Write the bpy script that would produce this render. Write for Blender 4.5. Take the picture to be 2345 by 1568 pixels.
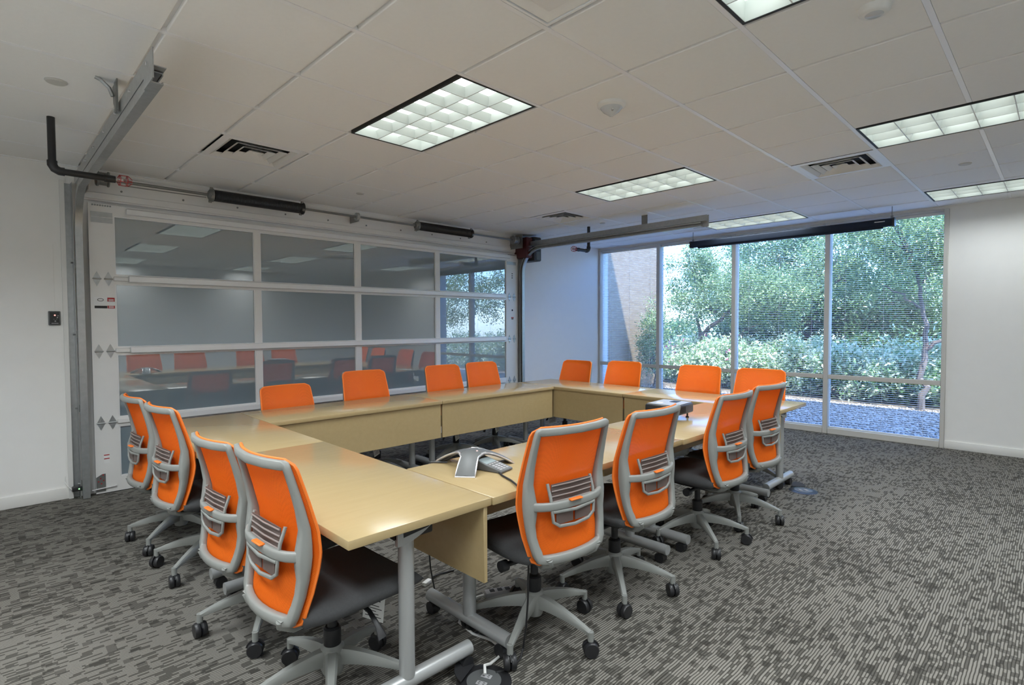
import bpy, bmesh, math, random
import numpy as np
from mathutils import Vector, Matrix
PI = math.pi
for o in list(bpy.data.objects): bpy.data.objects.remove(o)
scene = bpy.context.scene
COL = scene.collection
random.seed(7); RNG = np.random.default_rng(11)

# ------------------------------------------------------------------ camera
def make_camera():
    yaw, pit, rol = math.radians(45.55), math.radians(-1.972), math.radians(-0.203)
    f = Vector((math.cos(yaw)*math.cos(pit), math.sin(yaw)*math.cos(pit), math.sin(pit)))
    r = Vector((math.sin(yaw), -math.cos(yaw), 0)); u = r.cross(f)
    r2 = r*math.cos(rol) + u*math.sin(rol); u2 = -r*math.sin(rol) + u*math.cos(rol)
    c = bpy.data.cameras.new('camera'); o = bpy.data.objects.new('camera', c); COL.objects.link(o)
    m = Matrix.Identity(4)
    for i in range(3): m[i][0], m[i][1], m[i][2] = r2[i], u2[i], -f[i]
    m[0][3], m[1][3], m[2][3] = 0, 0, 1.435
    o.matrix_world = m
    c.sensor_width = 36; c.lens = 1239.353*36/2345; c.clip_start = .02; c.clip_end = 300
    scene.camera = o
make_camera()

# ------------------------------------------------------------------ light and exposure
SUN_DIR = Vector((.37, .30, -1))
SUN_STRENGTH, SKY_STRENGTH, LAMP_WATTS = 17.0, 2.1, 18.8
w = bpy.data.worlds.new('sky'); scene.world = w; w.use_nodes = True
nt = w.node_tree; bg = nt.nodes['Background']
sky = nt.nodes.new('ShaderNodeTexSky'); sky.sky_type = 'NISHITA'; sky.sun_disc = False
sky.sun_elevation = math.radians(62); sky.sun_rotation = math.radians(-129); sky.air_density = 1.0; sky.dust_density = .6; sky.ozone_density = 5.0
tint = nt.nodes.new('ShaderNodeMix'); tint.data_type = 'RGBA'; tint.blend_type = 'MULTIPLY'; tint.inputs[0].default_value = 1; tint.inputs[7].default_value = (.68, .84, 1.14, 1)   # blue tint added to the sky for bluer daylight indoors
nt.links.new(sky.outputs[0], tint.inputs[6]); nt.links.new(tint.outputs[2], bg.inputs[0]); bg.inputs[1].default_value = SKY_STRENGTH
sl = bpy.data.lights.new('sun', 'SUN'); sl.energy = SUN_STRENGTH; sl.angle = .009; sl.color = (1, .95, .86)
so = bpy.data.objects.new('sun', sl); COL.objects.link(so)
so.rotation_euler = SUN_DIR.to_track_quat('-Z', 'Y').to_euler()
vs = scene.view_settings
scene.display_settings.display_device = 'sRGB'
vs.view_transform = 'Standard'; vs.look = 'None'; vs.exposure = 0.0; vs.gamma = 1.0; vs.use_curve_mapping = False

# ------------------------------------------------------------------ materials
def lin(*c):
    return tuple(((v/255)/12.92 if v/255 <= .04045 else ((v/255+.055)/1.055)**2.4) for v in c)
def new_mat(name):
    m = bpy.data.materials.new(name); m.use_nodes = True
    return m, m.node_tree, m.node_tree.nodes['Principled BSDF']
def N(nt, t, **kw):
    n = nt.nodes.new(t)
    for k, v in kw.items(): setattr(n, k, v)
    return n
def mth(nt, op, a, b=None, c=None):
    n = nt.nodes.new('ShaderNodeMath'); n.operation = op
    for i, v in enumerate((a, b, c)):
        if v is None: continue
        if isinstance(v, (int, float)): n.inputs[i].default_value = v
        else: nt.links.new(v, n.inputs[i])
    return n.outputs[0]
def mixc(nt, fac, a, b):
    n = nt.nodes.new('ShaderNodeMix'); n.data_type = 'RGBA'
    for sock, v in ((n.inputs[0], fac), (n.inputs[6], a), (n.inputs[7], b)):
        if isinstance(v, (int, float)): sock.default_value = v
        elif isinstance(v, tuple): sock.default_value = (*v[:3], 1)
        else: nt.links.new(v, sock)
    return n.outputs[2]
def objcoord(nt, scale=(1, 1, 1)):
    tc = N(nt, 'ShaderNodeTexCoord'); mp = N(nt, 'ShaderNodeMapping'); mp.inputs['Scale'].default_value = scale
    nt.links.new(tc.outputs['Object'], mp.inputs[0]); return mp.outputs[0]
def noise(nt, vec, scale, detail=2, rough=.5):
    n = N(nt, 'ShaderNodeTexNoise'); n.inputs['Scale'].default_value = scale; n.inputs['Detail'].default_value = detail; n.inputs['Roughness'].default_value = rough
    nt.links.new(vec, n.inputs['Vector']); return n.outputs[0]
def plain(name, rgb, rough=.5, metal=0, spec=.5, var=.05, vscale=9, bump=0, bscale=200, coat=0):
    """one colour with a little procedural unevenness and optional fine relief"""
    m, nt, p = new_mat(name); v = objcoord(nt)
    f = noise(nt, v, vscale, 3)
    c = mixc(nt, f, tuple(x*(1-var) for x in rgb), tuple(min(1, x*(1+var)) for x in rgb))
    nt.links.new(c, p.inputs['Base Color'])
    p.inputs['Roughness'].default_value = rough; p.inputs['Metallic'].default_value = metal; p.inputs['Specular IOR Level'].default_value = spec
    p.inputs['Coat Weight'].default_value = coat
    if bump:
        b = N(nt, 'ShaderNodeBump'); b.inputs['Strength'].default_value = bump; b.inputs['Distance'].default_value = .002
        nt.links.new(noise(nt, v, bscale, 2), b.inputs['Height']); nt.links.new(b.outputs[0], p.inputs['Normal'])
    return m
def emis(name, rgb, s):
    m, nt, p = new_mat(name); v = objcoord(nt)
    p.inputs['Base Color'].default_value = (.8, .8, .8, 1)
    nt.links.new(mixc(nt, noise(nt, v, 4), tuple(x*.97 for x in rgb), rgb), p.inputs['Emission Color']); p.inputs['Emission Strength'].default_value = s
    return m
def carpet_mat():
    m, nt, p = new_mat('carpet'); tc = N(nt, 'ShaderNodeTexCoord'); sp = N(nt, 'ShaderNodeSeparateXYZ')
    wv = N(nt, 'ShaderNodeTexNoise'); wv.inputs['Scale'].default_value = 9; wv.inputs['Detail'].default_value = 1
    nt.links.new(tc.outputs['Object'], wv.inputs['Vector']); nt.links.new(tc.outputs['Object'], sp.inputs[0])
    x, y = sp.outputs[0], sp.outputs[1]
    y2 = mth(nt, 'ADD', y, mth(nt, 'MULTIPLY', wv.outputs[0], .012))
    yr = mth(nt, 'DIVIDE', y2, .0115)
    row, fr = mth(nt, 'FLOOR', yr), mth(nt, 'FRACT', yr)
    wr = N(nt, 'ShaderNodeTexWhiteNoise', noise_dimensions='1D'); nt.links.new(row, wr.inputs['W'])
    cx = mth(nt, 'FLOOR', mth(nt, 'ADD', mth(nt, 'DIVIDE', x, .040), mth(nt, 'MULTIPLY', wr.outputs[0], .55)))
    def cell(a, b):
        cb = N(nt, 'ShaderNodeCombineXYZ'); nt.links.new(a, cb.inputs[0]); nt.links.new(b, cb.inputs[1])
        wn = N(nt, 'ShaderNodeTexWhiteNoise', noise_dimensions='3D'); nt.links.new(cb.outputs[0], wn.inputs['Vector']); return wn.outputs[0]
    v1 = cell(cx, row)
    blk = cell(mth(nt, 'FLOOR', mth(nt, 'DIVIDE', x, .036)), mth(nt, 'FLOOR', mth(nt, 'DIVIDE', y2, .035)))
    big = noise(nt, tc.outputs['Object'], 2.2, 3)
    rib = mth(nt, 'MULTIPLY', mth(nt, 'SMOOTH_MIN', mth(nt, 'MULTIPLY', mth(nt, 'PINGPONG', fr, .5), 3.4), 1.0, .25), 1.0)
    thr = mth(nt, 'ADD', .30, mth(nt, 'MULTIPLY', mth(nt, 'SUBTRACT', big, .5), .9))
    on = mth(nt, 'GREATER_THAN', v1, thr)
    nb = mth(nt, 'GREATER_THAN', blk, .16)
    lit = mth(nt, 'MULTIPLY', mth(nt, 'MULTIPLY', rib, mth(nt, 'ADD', .34, mth(nt, 'MULTIPLY', on, .66))), mth(nt, 'ADD', .45, mth(nt, 'MULTIPLY', nb, .55)))
    fine = noise(nt, tc.outputs['Object'], 260, 2)
    lit = mth(nt, 'MULTIPLY', lit, mth(nt, 'ADD', .55, mth(nt, 'MULTIPLY', fine, .9)))
    c = mixc(nt, lit, (.026, .024, .020), (.235, .222, .196)); nt.links.new(c, p.inputs['Base Color'])
    p.inputs['Roughness'].default_value = .95; p.inputs['Specular IOR Level'].default_value = .15
    b = N(nt, 'ShaderNodeBump'); b.inputs['Strength'].default_value = .6; b.inputs['Distance'].default_value = .004
    nt.links.new(lit, b.inputs['Height']); nt.links.new(b.outputs[0], p.inputs['Normal'])
    return m
def wood_mat():
    m, nt, p = new_mat('maple_laminate'); v = objcoord(nt, (1, 1, 1))
    tc = objcoord(nt, (22, 2.2, 22)); n1 = noise(nt, tc, 1.3, 5, .6); n2 = noise(nt, v, 2.2, 2); n3 = noise(nt, objcoord(nt, (120, 8, 120)), 1, 2)
    f = mth(nt, 'ADD', mth(nt, 'MULTIPLY', n1, .55), mth(nt, 'ADD', mth(nt, 'MULTIPLY', n2, .3), mth(nt, 'MULTIPLY', n3, .2)))
    c = mixc(nt, f, (.365, .268, .130), (.475, .362, .192)); nt.links.new(c, p.inputs['Base Color'])
    p.inputs['Roughness'].default_value = .19; p.inputs['Specular IOR Level'].default_value = .55
    return m
def mesh_mat():
    m, nt, p = new_mat('orange_mesh'); v = objcoord(nt)
    wv = N(nt, 'ShaderNodeTexChecker'); wv.inputs['Scale'].default_value = 420; nt.links.new(v, wv.inputs[0])
    c = mixc(nt, noise(nt, v, 6), (.93, .175, .012), (.97, .21, .018))
    d = N(nt, 'ShaderNodeBsdfDiffuse'); tr = N(nt, 'ShaderNodeBsdfTranslucent'); t = N(nt, 'ShaderNodeBsdfTransparent'); g = N(nt, 'ShaderNodeBsdfGlossy'); g.inputs['Roughness'].default_value = .5
    nt.links.new(c, d.inputs[0]); nt.links.new(c, tr.inputs[0])
    m1 = N(nt, 'ShaderNodeMixShader'); m1.inputs[0].default_value = .32; nt.links.new(d.outputs[0], m1.inputs[1]); nt.links.new(tr.outputs[0], m1.inputs[2])
    mg = N(nt, 'ShaderNodeMixShader'); mg.inputs[0].default_value = .02; nt.links.new(m1.outputs[0], mg.inputs[1]); nt.links.new(g.outputs[0], mg.inputs[2])
    m2 = N(nt, 'ShaderNodeMixShader'); nt.links.new(mg.outputs[0], m2.inputs[1]); nt.links.new(t.outputs[0], m2.inputs[2])
    nt.links.new(mth(nt, 'MULTIPLY', wv.outputs['Fac'], .27), m2.inputs[0])
    nt.links.new(m2.outputs[0], nt.nodes['Material Output'].inputs[0]); return m
def glass_mat():
    m, nt, p = new_mat('clear_glass'); t = N(nt, 'ShaderNodeBsdfTransparent'); g = N(nt, 'ShaderNodeBsdfGlossy'); fr = N(nt, 'ShaderNodeFresnel')
    t.inputs[0].default_value = (.93, .97, 1.0, 1); g.inputs['Roughness'].default_value = .01; fr.inputs[0].default_value = 1.35
    mx = N(nt, 'ShaderNodeMixShader'); nt.links.new(mth(nt, 'MINIMUM', fr.outputs[0], .25), mx.inputs[0]); nt.links.new(t.outputs[0], mx.inputs[1]); nt.links.new(g.outputs[0], mx.inputs[2])
    nt.links.new(mx.outputs[0], nt.nodes['Material Output'].inputs[0]); return m
def leaf_mat(name, dark, light, trans=.45):
    m, nt, p = new_mat(name); gi = N(nt, 'ShaderNodeNewGeometry')
    c = mixc(nt, gi.outputs['Random Per Island'], dark, light)
    d = N(nt, 'ShaderNodeBsdfDiffuse'); t = N(nt, 'ShaderNodeBsdfTranslucent'); g = N(nt, 'ShaderNodeBsdfGlossy'); g.inputs['Roughness'].default_value = .35
    nt.links.new(c, d.inputs[0]); nt.links.new(c, t.inputs[0])
    a = N(nt, 'ShaderNodeMixShader'); a.inputs[0].default_value = trans; nt.links.new(d.outputs[0], a.inputs[1]); nt.links.new(t.outputs[0], a.inputs[2])
    b = N(nt, 'ShaderNodeMixShader'); b.inputs[0].default_value = .07; nt.links.new(a.outputs[0], b.inputs[1]); nt.links.new(g.outputs[0], b.inputs[2])
    nt.links.new(b.outputs[0], nt.nodes['Material Output'].inputs[0]); return m
def gravel_mat():
    m, nt, p = new_mat('gravel'); v = objcoord(nt); vo = N(nt, 'ShaderNodeTexVoronoi'); vo.inputs['Scale'].default_value = 26
    nt.links.new(v, vo.inputs['Vector']); bw = N(nt, 'ShaderNodeSeparateColor'); nt.links.new(vo.outputs['Color'], bw.inputs[0])
    c = mixc(nt, bw.outputs[0], (.20, .17, .14), (.56, .49, .41)); nt.links.new(c, p.inputs['Base Color']); p.inputs['Roughness'].default_value = .9
    b = N(nt, 'ShaderNodeBump'); b.inputs['Strength'].default_value = 1; b.inputs['Distance'].default_value = .03; b.invert = True
    nt.links.new(vo.outputs['Distance'], b.inputs['Height']); nt.links.new(b.outputs[0], p.inputs['Normal']); return m
def masonry_mat():
    m, nt, p = new_mat('sandstone_block'); v = objcoord(nt); mp = N(nt, 'ShaderNodeMapping'); mp.inputs['Rotation'].default_value = (PI/2, 0, 0); nt.links.new(v, mp.inputs[0])
    br = N(nt, 'ShaderNodeTexBrick'); br.inputs['Scale'].default_value = 5; br.inputs['Color1'].default_value = (.27, .20, .13, 1); br.inputs['Color2'].default_value = (.32, .25, .17, 1); br.inputs['Mortar'].default_value = (.20, .16, .12, 1); br.inputs['Mortar Size'].default_value = .014
    nt.links.new(mp.outputs[0], br.inputs[0]); nt.links.new(br.outputs[0], p.inputs['Base Color']); p.inputs['Roughness'].default_value = .9; return m
def smoked_mat():
    m, nt, p = new_mat('smoked_milky_glass'); v = objcoord(nt)
    nt.links.new(mixc(nt, noise(nt, v, 1.2), (.195, .245, .28), (.21, .265, .30)), p.inputs['Base Color'])
    p.inputs['Roughness'].default_value = .004; p.inputs['IOR'].default_value = 2.7; return m
M = dict(
 wall=plain('wall_paint', (.86, .85, .83), .85, spec=.2, var=.02, bump=.12, bscale=300),
 ceil=plain('ceiling_tile', (.92, .915, .90), .95, spec=.1, var=.02, vscale=40, bump=.25, bscale=420),
 tee=plain('ceiling_tee', (.93, .93, .94), .28, var=.01),
 plenum=plain('plenum', (.25, .25, .25), .9),
 base=plain('baseboard_paint', (.80, .79, .76), .5, var=.02),
 carpet=carpet_mat(), wood=wood_mat(), mesh=mesh_mat(), glass=glass_mat(),
 cgrey=plain('chair_grey', (.255, .262, .248), .42, var=.03),
 seat=plain('charcoal_cloth', (.062, .063, .065), .9, spec=.2, var=.15, vscale=120, bump=.5, bscale=500),
 black=plain('black_plastic', (.018, .018, .02), .4, var=.1),
 lumb=plain('brown_grey_rib', (.12, .085, .075), .5, var=.1),
 rib=plain('rib_grey', (.26, .215, .20), .5, var=.05),
 orange=plain('orange_fabric', (.86, .19, .02), .6, var=.04),
 silver=plain('silver_paint', (.42, .43, .43), .32, metal=.35, var=.03),
 alum=plain('anodised_aluminium', (.80, .80, .80), .38, metal=.2, var=.03),
 stile=plain('pale_aluminium', (.76, .75, .73), .45, metal=.15, var=.03),
 galv=plain('galvanised_steel', (.44, .455, .46), .36, metal=.75, var=.18, vscale=30),
 galvd=plain('dull_steel', (.24, .245, .24), .42, metal=.7, var=.15, vscale=30),
 smoked=smoked_mat(),
 red=plain('red_paint', (.40, .02, .02), .5, var=.05), maroon=plain('maroon_paint', (.07, .010, .010), .45, var=.05), white=plain('white_plastic', (.80, .80, .78), .45, var=.02),
 paper=plain('white_card', (.78, .78, .77), .8, var=.02), ink=plain('ink', (.03, .03, .03), .7),
 navy=plain('dark_navy_metal', (.018, .026, .045), .6, spec=.2, var=.1),
 mull=plain('window_frame_paint', (.60, .585, .55), .45, var=.02),
 slat=plain('blind_slat', (.82, .83, .84), .45, var=.01),
 phone=plain('phone_grey', (.105, .11, .11), .45, var=.06), keys=plain('key_grey', (.36, .36, .37), .45), lcd=plain('lcd_screen', (.30, .36, .37), .2, var=.02),
 trim=plain('silver_trim', (.75, .75, .76), .25, metal=.6),
 pan=emis('lamp_pan', (.90, 1.0, .94), 1.0), tube=emis('lamp_tube', (.93, 1.0, .96), 2.2),
 louver=plain('louver_white', (.74, .78, .76), .35, var=.02), dgap=plain('fixture_edge', (.02, .022, .022), .6),
 led=emis('green_led', (.2, 1, .2), 3), ledr=emis('red_led', (1, .25, .2), 2),
 gravel=gravel_mat(), soil=plain('bed_soil', (.14, .11, .08), .95, var=.4, vscale=8, bump=1, bscale=60), mason=masonry_mat(),
 stucco=plain('pale_stucco', (.62, .58, .52), .9, var=.05, bump=.4, bscale=90),
 bark=plain('bark', (.16, .13, .11), .9, var=.35, vscale=25, bump=1, bscale=60),
 leafb=leaf_mat('bush_leaf', (.10, .26, .05), (.95, 1.0, .80)), leaft=leaf_mat('tree_leaf', (.05, .13, .03), (.40, .52, .22)), leafd=leaf_mat('dark_leaf', (.03, .08, .03), (.20, .32, .12)),  # near-white end of the bush leaves: sun highlights put into the colour
 flower=leaf_mat('pink_petal', (.75, .12, .28), (.9, .35, .5), .3),
 dark=plain('shadow_gap', (.01, .01, .01), .8), plate=plain('cover_plate_paint', (.60, .59, .55), .5, var=.02), clear=plain('clear_lens', (.6, .62, .64), .08, var=.02),
)

# ------------------------------------------------------------------ mesh helpers
class MB:
    def __init__(s): s.v = []; s.f = []; s.mi = []; s.cur = 0
    def add(s, vs_, fs, M4=None):
        o = len(s.v)
        s.v += [tuple(M4 @ Vector(v)) if M4 else tuple(v) for v in vs_]
        s.f += [[i+o for i in f] for f in fs]; s.mi += [s.cur]*len(fs); return s
    def box(s, x0, x1, y0, y1, z0, z1, M4=None):
        v = [(x0,y0,z0),(x1,y0,z0),(x1,y1,z0),(x0,y1,z0),(x0,y0,z1),(x1,y0,z1),(x1,y1,z1),(x0,y1,z1)]
        return s.add(v, [(0,3,2,1),(4,5,6,7),(0,1,5,4),(1,2,6,5),(2,3,7,6),(3,0,4,7)], M4)
    def prism(s, pts, h0, h1, M4=None):
        n = len(pts); v = [(x,y,h0) for x,y in pts]+[(x,y,h1) for x,y in pts]
        return s.add(v, [list(range(n))[::-1], list(range(n,2*n))]+[(i,(i+1)%n,(i+1)%n+n,i+n) for i in range(n)], M4)
    def lathe(s, prof, n=20, M4=None):
        v = []; f = []; k = len(prof)
        for i in range(n):
            a = 2*PI*i/n
            for r, z in prof: v.append((r*math.cos(a), r*math.sin(a), z))
        for i in range(n):
            j = (i+1) % n
            for q in range(k-1): f.append((i*k+q, j*k+q, j*k+q+1, i*k+q+1))
        if prof[0][0] > 1e-6: f.append([i*k for i in range(n)][::-1])
        if prof[-1][0] > 1e-6: f.append([i*k+k-1 for i in range(n)])
        return s.add(v, f, M4)
    def cyl(s, a, b, r, n=14, r2=None):
        a, b = Vector(a), Vector(b); d = b-a; q = d.to_track_quat('Z', 'Y').to_matrix().to_4x4(); q.translation = a
        return s.lathe([(r, 0), (r2 if r2 is not None else r, d.length)], n, q)
    def sweep(s, path, prof, up=(0, 0, 1), closed=False):
        """prof(i) -> list of (a,b): a across, b along up-ish"""
        P = [Vector(p) for p in path]; n = len(P); rings = []; U = Vector(up)
        for i in range(n):
            if closed: t = P[(i+1) % n]-P[i-1]
            else: t = P[min(i+1, n-1)]-P[max(i-1, 0)]
            t.normalize(); sd = t.cross(U)
            if sd.length < 1e-5: sd = Vector((1, 0, 0))
            sd.normalize(); un = sd.cross(t)
            pr = prof(i) if callable(prof) else prof
            rings.append([P[i]+sd*a+un*b for a, b in pr])
        k = len(rings[0]); v = [p for r in rings for p in r]; f = []
        for i in range(n if closed else n-1):
            j = (i+1) % n
            for q in range(k): f.append((i*k+q, i*k+(q+1) % k, j*k+(q+1) % k, j*k+q))
        if not closed: f.append(list(range(k))[::-1]); f.append([(n-1)*k+q for q in range(k)])
        return s.add(v, f)
    def tube(s, path, r, n=8, up=(0, 0, 1)):
        return s.sweep(path, [(r*math.cos(2*PI*q/n), r*math.sin(2*PI*q/n)) for q in range(n)], up)
    def mesh(s, name, mats, smooth=False, bevel=0, seg=2, angle=40):
        me = bpy.data.meshes.new(name); me.from_pydata(s.v, [], s.f)
        mats = mats if isinstance(mats, (list, tuple)) else [mats]
        for m in mats: me.materials.append(M[m])
        if len(mats) > 1: me.polygons.foreach_set('material_index', s.mi)
        bm = bmesh.new(); bm.from_mesh(me)
        bmesh.ops.recalc_face_normals(bm, faces=bm.faces)
        if bevel:
            ed = [e for e in bm.edges if len(e.link_faces) == 2 and e.calc_face_angle(0) > math.radians(35)]
            bmesh.ops.bevel(bm, geom=ed, offset=bevel, segments=seg, profile=.5, affect='EDGES', clamp_overlap=True)
        bm.to_mesh(me); bm.free()
        if smooth or bevel:
            me.polygons.foreach_set('use_smooth', [True]*len(me.polygons)); me.set_sharp_from_angle(angle=math.radians(angle))
        return me
    def build(s, name, mats, parent=None, **kw): return link(name, s.mesh(name, mats, **kw), parent)
def link(name, me, parent=None, loc=None, rot=None):
    o = bpy.data.objects.new(name, me); COL.objects.link(o)
    if parent: o.parent = parent
    if loc: o.location = loc
    if rot: o.rotation_euler = rot
    return o
def tag(o, label, cat, group=None):
    o['label'] = label; o['category'] = cat
    if group: o['group'] = group
    return o
def thing(name, label, cat, loc=(0, 0, 0), rz=0, group=None):
    o = link(name, None, None, loc, (0, 0, rz)); o.empty_display_size = .1; return tag(o, label, cat, group)
def struct(o, label=None, cat=None):
    o['kind'] = 'structure'
    if label: o['label'] = label
    if cat: o['category'] = cat
    return o
def box(x0, x1, y0, y1, z0, z1): return MB().box(x0, x1, y0, y1, z0, z1)
def copy_tree(o, parent=None):
    c = o.copy(); COL.objects.link(c); c.parent = parent
    for ch in list(o.children): copy_tree(ch, c)
    return c
def arc(c, r, a0, a1, n): return [(c[0]+r*math.cos(a0+(a1-a0)*i/n), c[1]+r*math.sin(a0+(a1-a0)*i/n)) for i in range(n+1)]
def rrect(w, h, r, n=4):
    out = []
    for cx, cy, a in ((w/2-r, h/2-r, 0), (-w/2+r, h/2-r, PI/2), (-w/2+r, -h/2+r, PI), (w/2-r, -h/2+r, 3*PI/2)): out += arc((cx, cy), r, a, a+PI/2, n)
    return out

# ------------------------------------------------------------------ the room
XW, YG, ZC = 7.824, 5.765, 2.749
X0, Y0 = -1.30, -2.70
T = .6096; GX, GY = 1.229, 1.034
WY0, WY1 = .93, YG        # window extent in Y
struct(box(X0-.2, XW+.12, Y0-.2, YG+.2, -.1, 0).build('floor', 'carpet'), 'grey and charcoal ribbed loop carpet across the whole room', 'floor')
struct(box(X0-.2, XW+.12, YG, YG+.2, 0, ZC+.3).build('wall_garage', 'wall'), 'off-white painted wall behind the glazed overhead door', 'wall')
struct(MB().box(XW, XW+.12, Y0-.2, WY0, 0, ZC+.3).box(XW, XW+.12, WY0, WY1, 2.715, ZC+.3).build('wall_window', 'wall'), 'off-white painted wall to the right of the tall windows', 'wall')
struct(box(X0-.2, X0, Y0-.2, YG, 0, ZC+.3).build('wall_rear', 'wall'), 'off-white rear wall behind the camera', 'wall')
struct(box(X0, XW, Y0-.2, Y0, 0, ZC+.3).build('wall_side', 'wall'), 'off-white side wall opposite the overhead door', 'wall')
struct(box(X0, .50, YG-.014, YG, 0, .095).build('baseboard_left', 'base', bevel=.003), 'white baseboard left of the overhead door', 'baseboard')
struct(box(5.86, XW, YG-.014, YG, 0, .095).build('baseboard_middle', 'base', bevel=.003), 'white baseboard between overhead door and windows', 'baseboard')
struct(box(XW-.014, XW, Y0, WY0, 0, .09).build('baseboard_right', 'base', bevel=.003), 'white baseboard right of the windows', 'baseboard')

ceiling = struct(box(X0-.2, XW+.12, Y0-.2, YG+.2, ZC+.2, ZC+.3).build('ceiling', 'plenum'), 'suspended ceiling of square off-white tiles', 'ceiling')
LIGHTS = [(1, 2), (5, 2), (9.2, 2), (1, -2), (5, -2), (9.2, -2), (-3, 2), (-3, -2), (1, -6), (5, -6), (-3, -6)]
VENTS = [(0, 5), (6, 0), (6, 5)]; PANEL = (0, 0)
def lights_cut(i, j):
    for a, b in LIGHTS:
        if a == 9.2:
            continue
        if i == a and b <= j < b+2: return True
    return (i, j) in VENTS or (i, j) == PANEL
tile_cache = {}
def tile(x0, x1, y0, y1):
    g = .0105
    if x1-x0 < .05 or y1-y0 < .05: return
    wx, wy = round(x1-x0-2*g, 4), round(y1-y0-2*g, 4)
    if (wx, wy) not in tile_cache:
        tile_cache[(wx, wy)] = box(-wx/2, wx/2, -wy/2, wy/2, 0, .024).mesh('ceiling_tile', 'ceil', bevel=.004, seg=1)
    link('ceiling_tile', tile_cache[(wx, wy)], ceiling, ((x0+x1)/2, (y0+y1)/2, ZC))
SL = [1.229+T*9.2, 1.229+T*10.2]      # troffer strip near the windows
xs = sorted({X0, XW-.0}|{GX+T*i for i in range(-5, 12) if X0+.02 < GX+T*i < XW-.02})
ys = sorted({Y0, YG}|{GY+T*j for j in range(-7, 8) if Y0+.02 < GY+T*j < YG-.02})
for a in range(len(xs)-1):
    for b in range(len(ys)-1):
        i, j = round((xs[a]-GX)/T, 3), round((ys[b]-GY)/T, 3)
        ii, jj = math.floor((xs[a]+.01-GX)/T+.001), math.floor((ys[b]+.01-GY)/T+.001)
        if lights_cut(ii, jj): continue
        hit = [l for l in LIGHTS if l[0] == 9.2 and l[1] <= jj < l[1]+2]
        x0, x1 = xs[a], xs[b-b+a+1]
        if hit and x1 > SL[0]+.01 and x0 < SL[1]-.01:
            if x0 < SL[0]-.01: tile(x0, SL[0], ys[b], ys[b+1])
            if x1 > SL[1]+.01: tile(SL[1], x1, ys[b], ys[b+1])
            continue
        tile(x0, x1, ys[b], ys[b+1])
for y in ys[1:-1]:
    jj = round((y-GY)/T); cut = sorted((GX+T*a-.022, GX+T*(a+1)+.022) for a, b in LIGHTS if b < jj < b+2)
    mb = MB(); xa = X0
    for c0, c1 in cut: mb.box(xa, c0, y-.012, y+.012, ZC-.0015, ZC+.03); xa = c1
    mb.box(xa, XW, y-.012, y+.012, ZC-.0015, ZC+.03).build('main_runner', 'tee', ceiling)
for x in xs[1:-1]:
    segs = []; 
    for b in range(len(ys)-1):
        jj = math.floor((ys[b]+.01-GY)/T+.001); 
        if any(l[0] == 9.2 and l[1] <= jj < l[1]+2 and SL[0]+.02 < x < SL[1]-.02 for l in LIGHTS): continue
        segs.append((ys[b]+.012, ys[b+1]-.012))
    mb = MB()
    for s0, s1 in segs: mb.box(x-.012, x+.012, s0, s1, ZC+.020, ZC+.034)
    mb.build('cross_tee', 'tee', ceiling)
struct(MB().box(X0, XW, YG-.02, YG, ZC-.004, ZC+.01).build('trim_1', 'tee'), 'white ceiling edge angle along the overhead door wall', 'trim')
struct(MB().box(XW-.02, XW, Y0, YG-.02, ZC-.004, ZC+.01).build('trim_2', 'tee'), 'white ceiling edge angle along the window wall', 'trim')

# ------------------------------------------------------------------ windows
FX0, FX1 = XW-.03, XW+.10
edges = [WY1-.012, 4.590, 3.364, 2.150, WY0+.02]
MW = .058
zS, zM0, zM1, zH = .075, .712, .768, 2.690
blind_src = {}
for n in range(4):
    ya, yb = edges[n+1], edges[n]
    mb = MB()
    y_lo = ya-MW/2 if n < 3 else ya-.022; y_hi = yb-MW/2 if n else yb+.01
    mb.box(FX0, FX1, y_lo, ya+MW/2 if n < 3 else ya+.022, .0, 2.715)     # the post on the right
    if n == 0: mb.box(FX0, FX1, yb-.03, y_hi, 0, 2.715)
    g0, g1 = (ya+MW/2 if n < 3 else ya+.022), (yb-MW/2 if n else yb-.03)
    mb.box(FX0, FX1, g0, g1, 0.0, zS); mb.box(FX0, FX1, g0, g1, zH, 2.715)
    wn = struct(mb.build('window_%d' % (n+1), 'mull', bevel=.004, seg=1), ['tall window nearest the overhead door, brick wing outside', 'tall window second from the overhead door, flowering shrubs outside', 'tall window second from the right, dark tree outside', 'rightmost and widest-looking tall window, slim tree trunk outside'][n], 'window')
    box(FX0+.002, FX0+.045, g0, g1, zM0, zM1).build('mid_rail', 'mull', wn, bevel=.004, seg=1)
    box(FX1-.022, FX1-.014, g0, g1, zS, zH).build('pane', 'glass', wn)
    # blind between posts
    bx = XW+.045
    b = thing('window_blind', ['open white slat blind in the window nearest the overhead door', 'open white slat blind in the second window from the overhead door', 'open white slat blind in the second window from the right', 'open white slat blind in the rightmost window'][n], 'blind', (bx, (g0+g1)/2, zH), 0, 'window blinds')
    L = g1-g0-.012
    box(-.014, .014, -L/2, L/2, -.028, 0).build('head_rail', 'slat', b)
    sm = MB(); pr = [(-.0125, -.001), (0, .0016), (.0125, -.001)]
    sm.add([(x, y, z) for y in (-L/2, L/2) for x, z in pr], [(0, 1, 4, 3), (1, 2, 5, 4)])
    me = sm.mesh('slat', 'slat', smooth=True)
    z = -.045; k = 0
    while z > zS-zH+.03:
        o = link('slat', me, b, (0, 0, z)); z -= .0245
    box(-.012, .012, -L/2, L/2, zS-zH+.004, zS-zH+.016).build('bottom_rail', 'slat', b)
    for q in (-.36, 0, .36): MB().box(-.0008, .0008, q*L-.0011, q*L+.0011, zS-zH+.01, -.02).build('ladder_cord', 'slat', b)

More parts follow.
